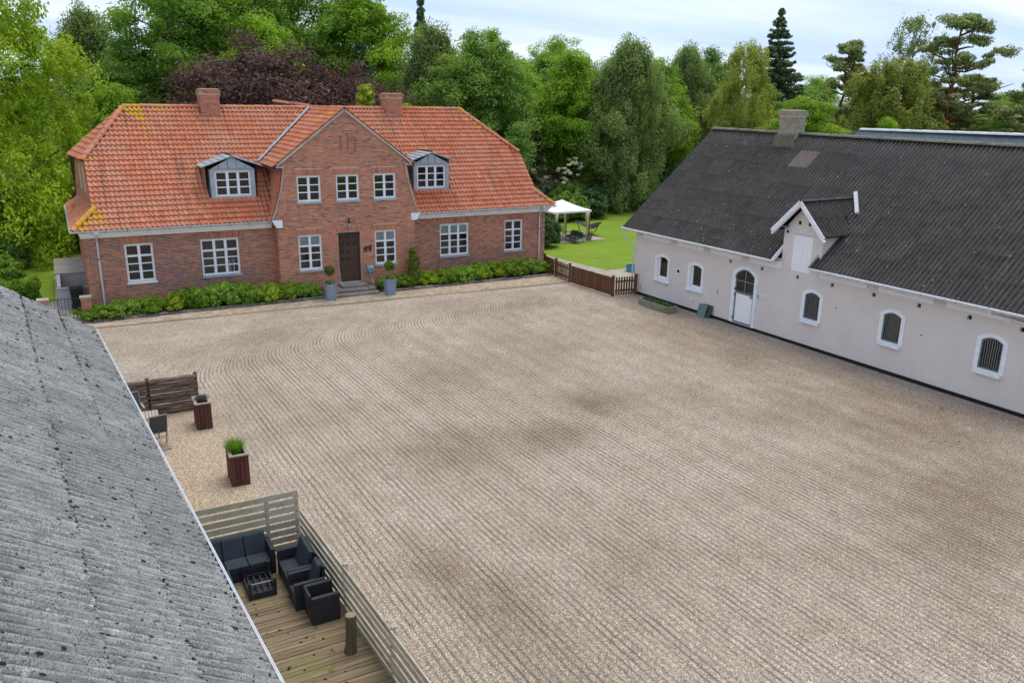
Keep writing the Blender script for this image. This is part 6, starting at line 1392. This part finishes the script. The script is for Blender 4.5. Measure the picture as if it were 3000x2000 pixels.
XT = [
 (LA, 'larch_tree', 'huge bright yellow-green weeping tree at the left edge', -4.2, 17.2, .0, 1.0, 1.0),
 (BA_, 'birch_tree', 'slender pale birch top showing behind the left yellow-green tree', 3.2, 45, 1.0, 1.0, 1.12),
 (TB, 'deciduous_tree', 'dark green tree behind and right of the left yellow-green tree', 5.2, 36, 2.0, 1.0, .86),
 (TC, 'deciduous_tree', 'light green small tree at the left rear corner of the house', 3.0, 19.5, .5, .62, .72),
 (TA, 'deciduous_tree', 'massive green beech behind the left half of the house', 11.6, 36, .3, 1.25, 1.30),
 (CO, 'copper_beech', 'broad dark purple copper beech right behind the house roof', 12.8, 23, .0, 1.13, .93),
 (CO, 'copper_beech', 'smaller dark purple copper beech right of the big one', 19.6, 21, 2.2, .62, .80),
 (TA, 'deciduous_tree', 'tall green tree above the copper beech', 18.5, 40, 2.5, 1.25, 1.34),
 (TD, 'deciduous_tree', 'bright green tree top above right side of the copper beech', 26.0, 38, 1.1, 1.3, 1.36),
 (SA, 'spruce_tree', 'dark conifer tip between bright trees above copper beech', 24.0, 33, .4, 1.3, 1.08),
 (BA_, 'birch_tree', 'feathery grey-green birch behind the right chimney', 28.0, 26, 2.2, 1.0, 1.02),
 (SA, 'conifer_tree', 'narrow spire-shaped tree reaching the top edge of the picture', 34.4, 44, .0, .75, 1.58),
 (TB, 'deciduous_tree', 'big green tree right behind the right end of the house', 30.6, 23, .9, .98, .93),
 (TD, 'deciduous_tree', 'green tree with ragged top beside the dark spruce', 34.0, 27, 2.8, .8, .96),
 (SA, 'spruce_tree', 'dark spruce standing beside the right end of the house', 34.4, 24.0, 1.3, 1.25, .95),
 (TA, 'deciduous_tree', 'rounded distant tree on the skyline right of the spruce', 61.0, 60, .7, 1.15, 1.02),
 (TC, 'deciduous_tree', 'bright green tree behind the white gazebo', 40.6, 24.5, 3.3, .95, .98),
 (BA_, 'birch_tree', 'large grey-green weeping birch left of the barn roof', 44.0, 20.5, .2, 1.0, .98),
 (TC, 'deciduous_tree', 'yellowish green tree behind the weeping birch', 50.5, 25, 4.1, .9, .96),
 (BA_, 'birch_tree', 'grey-green distant birch right of the weeping birch', 72.0, 46, 3.0, 1.1, 1.1),
 (TB, 'deciduous_tree', 'hazy green distant tree left of the yellow birch', 79.0, 50, 1.9, .95, 1.05),
 (BB_, 'birch_tree', 'yellow-green birch just left of the tall spruce', 58.9, 22, .6, .92, 1.0),
 (SB, 'spruce_tree', 'tall dark layered spruce against the sky', 71.0, 30, .0, 1.0, 1.0),
 (TA, 'deciduous_tree', 'green tree filling the gap behind the weeping birch crown', 54.0, 36, 1.0, .95, .82),
 (TB, 'deciduous_tree', 'green tree between the bright tree and the skyline tree', 48.5, 38, 1.0, 1.0, .92),
 (TB, 'deciduous_tree', 'dark green tree low between yellow birch and tall spruce', 66.5, 27, 2.0, .8, .70),
 (TC, 'deciduous_tree', 'light green tree between the left beech and the tall tree', 15.0, 31, 3.0, 1.1, 1.12),
 (TC, 'deciduous_tree', 'light green tree behind the gap left of the spruce', 37.5, 31, 1.4, 1.1, .98),
 (TD, 'deciduous_tree', 'leafy tree behind the narrow spire', 39.0, 42, 1.9, 1.1, .95),
 (TC, 'deciduous_tree', 'round bright green tree behind the barn chimney', 55.5, 11.0, 2.1, .95, .72),
 (TC, 'deciduous_tree', 'small bright yellow-green bush tree above the barn ridge', 64.3, 9.6, .9, .42, .60),
 (PB, 'pine_tree', 'dark flat-topped pine right of the tall spruce', 75.4, 24, 1.0, 1.0, 1.02),
 (BS_, 'birch_tree', 'thin sparse birch between the two pines', 80.4, 20, 1.7, 1.0, 1.0),
 (PA, 'pine_tree', 'tall open-crowned pine with bare orange trunk at right', 79.0, 14, .0, 1.0, 1.0),
 (BC_, 'willow_tree', 'dense olive green willow below the thin birch', 70.2, 14, .0, 1.0, .99),
 (PB, 'pine_tree', 'low dark pine behind the rear barn roof', 84.0, 15, 2.6, 1.25, .80),
 (PB, 'pine_tree', 'pine cut by the right edge of the picture', 81.5, 7, 4.2, .9, .88),
]
g = MB(); g.face([(-60, 27, -.012), (30, 27, -.012), (52, 27, -.012), (62, 8, -.012), (150, 8, -.012), (150, 120, -.012), (-60, 120, -.012)])
g.build('forest_floor', M['soil'], kind='structure', label='dark shaded soil under the trees', fix=False)
for p_, nm, lab, x, y, rz, s, sz in XT: put(p_, nm, lab, 'tree', x, y, rz, s, 'trees behind the farm', sz)
CY = [(0, 0, z) for z in np.linspace(.5, 9.6, 80)]; CR = [.16+.95*(1-z[2]/10.2)**.7 for z in CY]
rs = np.random.RandomState(3); CYj = np.array(CY)+rs.normal(0, .12, (80, 3))
cyp = [('crown', lmesh('crown', [leaves(CYj, CR, 110, .13, 5, flat=.6, droop=.7, elong=2.6, shell=.35)], L['cypress'])), ('trunk', MB().tube([(0, 0, -.1), (0, 0, 9)], [.14, .03], 6).mesh('trunk', M['bark']))]
put(cyp, 'cypress_tree', 'golden yellow-green cypress peeping over the roof ridge', 'tree', 17.0, 12, 0, 1.0, 'trees behind the farm', 1.04)
put(cyp, 'cypress_tree', 'drooping golden cypress branches behind the right chimney', 'tree', 20.4, 14, 1, 1.5, 'trees behind the farm', .92)
# shrub border at the edge of the right lawn
bs1 = shrub_parts(1.6, 2.2, 71, L['dark'], 240, 90, .11); bs2 = shrub_parts(1.5, 2.0, 72, L['mid'], 240, 90, .11); bs3 = shrub_parts(1.2, 2.2, 73, L['dark'], 200, 100, .09)
put(bs3, 'laurel_shrub', 'dark glossy shrub against the right end of the house', 'shrub', 27.0, 6.2, 0, .95, None, 1.0)
for i, (p_, x, y, s, sz, lab) in enumerate(((bs2, 35.2, 16.2, 1.2, 1.2, 'mid green shrub directly behind the gazebo canopy'), (bs1, 38.0, 17.4, 1.3, 1.1, 'dark green shrub under the bright tree, right of gazebo'), (bs1, 41.2, 20.6, 1.3, 1.25, 'dark shrub at the foot of the weeping birch'), (bs2, 33.0, 18.0, 1.2, 1.3, 'shrub between the spruce and the house'), (bs1, 45.5, 23, 1.6, 1.6, 'dark shadowed shrub left of barn roof edge'), (bs1, 49.0, 22, 1.6, 1.8, 'dark shrub low beside the barn roof slope'), (bs2, 52.5, 17.5, 1.6, 2.2, 'green shrub above the barn roof corner'))):
    put(p_, 'border_shrub', lab, 'shrub', x, y, i*1.3, s, 'shrubs along the lawn border', sz)
rs = np.random.RandomState(8); Cf = [(rs.normal(0, 1.0), rs.normal(0, .5), rs.uniform(1.6, 3.2)) for _ in range(26)]
put(bs2+[('blossom', lmesh('blossom', [leaves(Cf, .16, 26, .08, 3, flat=.4)], L['flower']))], 'elder_shrub', 'shrub with white blossom heads above the gazebo', 'shrub', 37.4, 19.5, .4, 1.3, None, 1.5)
# low undergrowth in front of left trees and a far row of trees that closes the view
for i, (x, y, s) in enumerate(((-1.0, 19.5, 1.3), (1.5, 17.0, 1.1), (-2.0, 23, 1.6), (4.2, 24, 1.7))):
    put(bs2 if i % 2 else bs1, 'undergrowth_shrub', f'dark undergrowth shrub below the left trees, {ORD[i]} from the trunk', 'shrub', x, y, i, s, 'undergrowth below the left trees', s*1.1)
rn = random.Random(55); far = [TA, TB, TD]
for i in range(34):
    x = -28+i*5.4+rn.uniform(-1.5, 1.5); y = 56+rn.uniform(-5, 8)-max(0, x-70)*.35
    put(far[i % 3], 'far_tree', 'green tree in the far row behind the garden', 'tree', x, y, rn.random()*6, rn.uniform(.85, 1.1), 'far row of trees', rn.uniform(.66, .82))

# a few dead leaves blown against the barn wall
rs = np.random.RandomState(15); Cl = np.stack([23.9-rs.rand(90)**2*3.2, rs.uniform(-27, -9.5, 90), np.full(90, .012)], 1)
inst('fallen_leaves', lmesh('fallen_leaves', [leaves(Cl, .03, 2, .045, 6, flat=.1, up=3)], L['lavender']), None, kind='stuff', label='scattered dead leaves on the gravel along the barn')
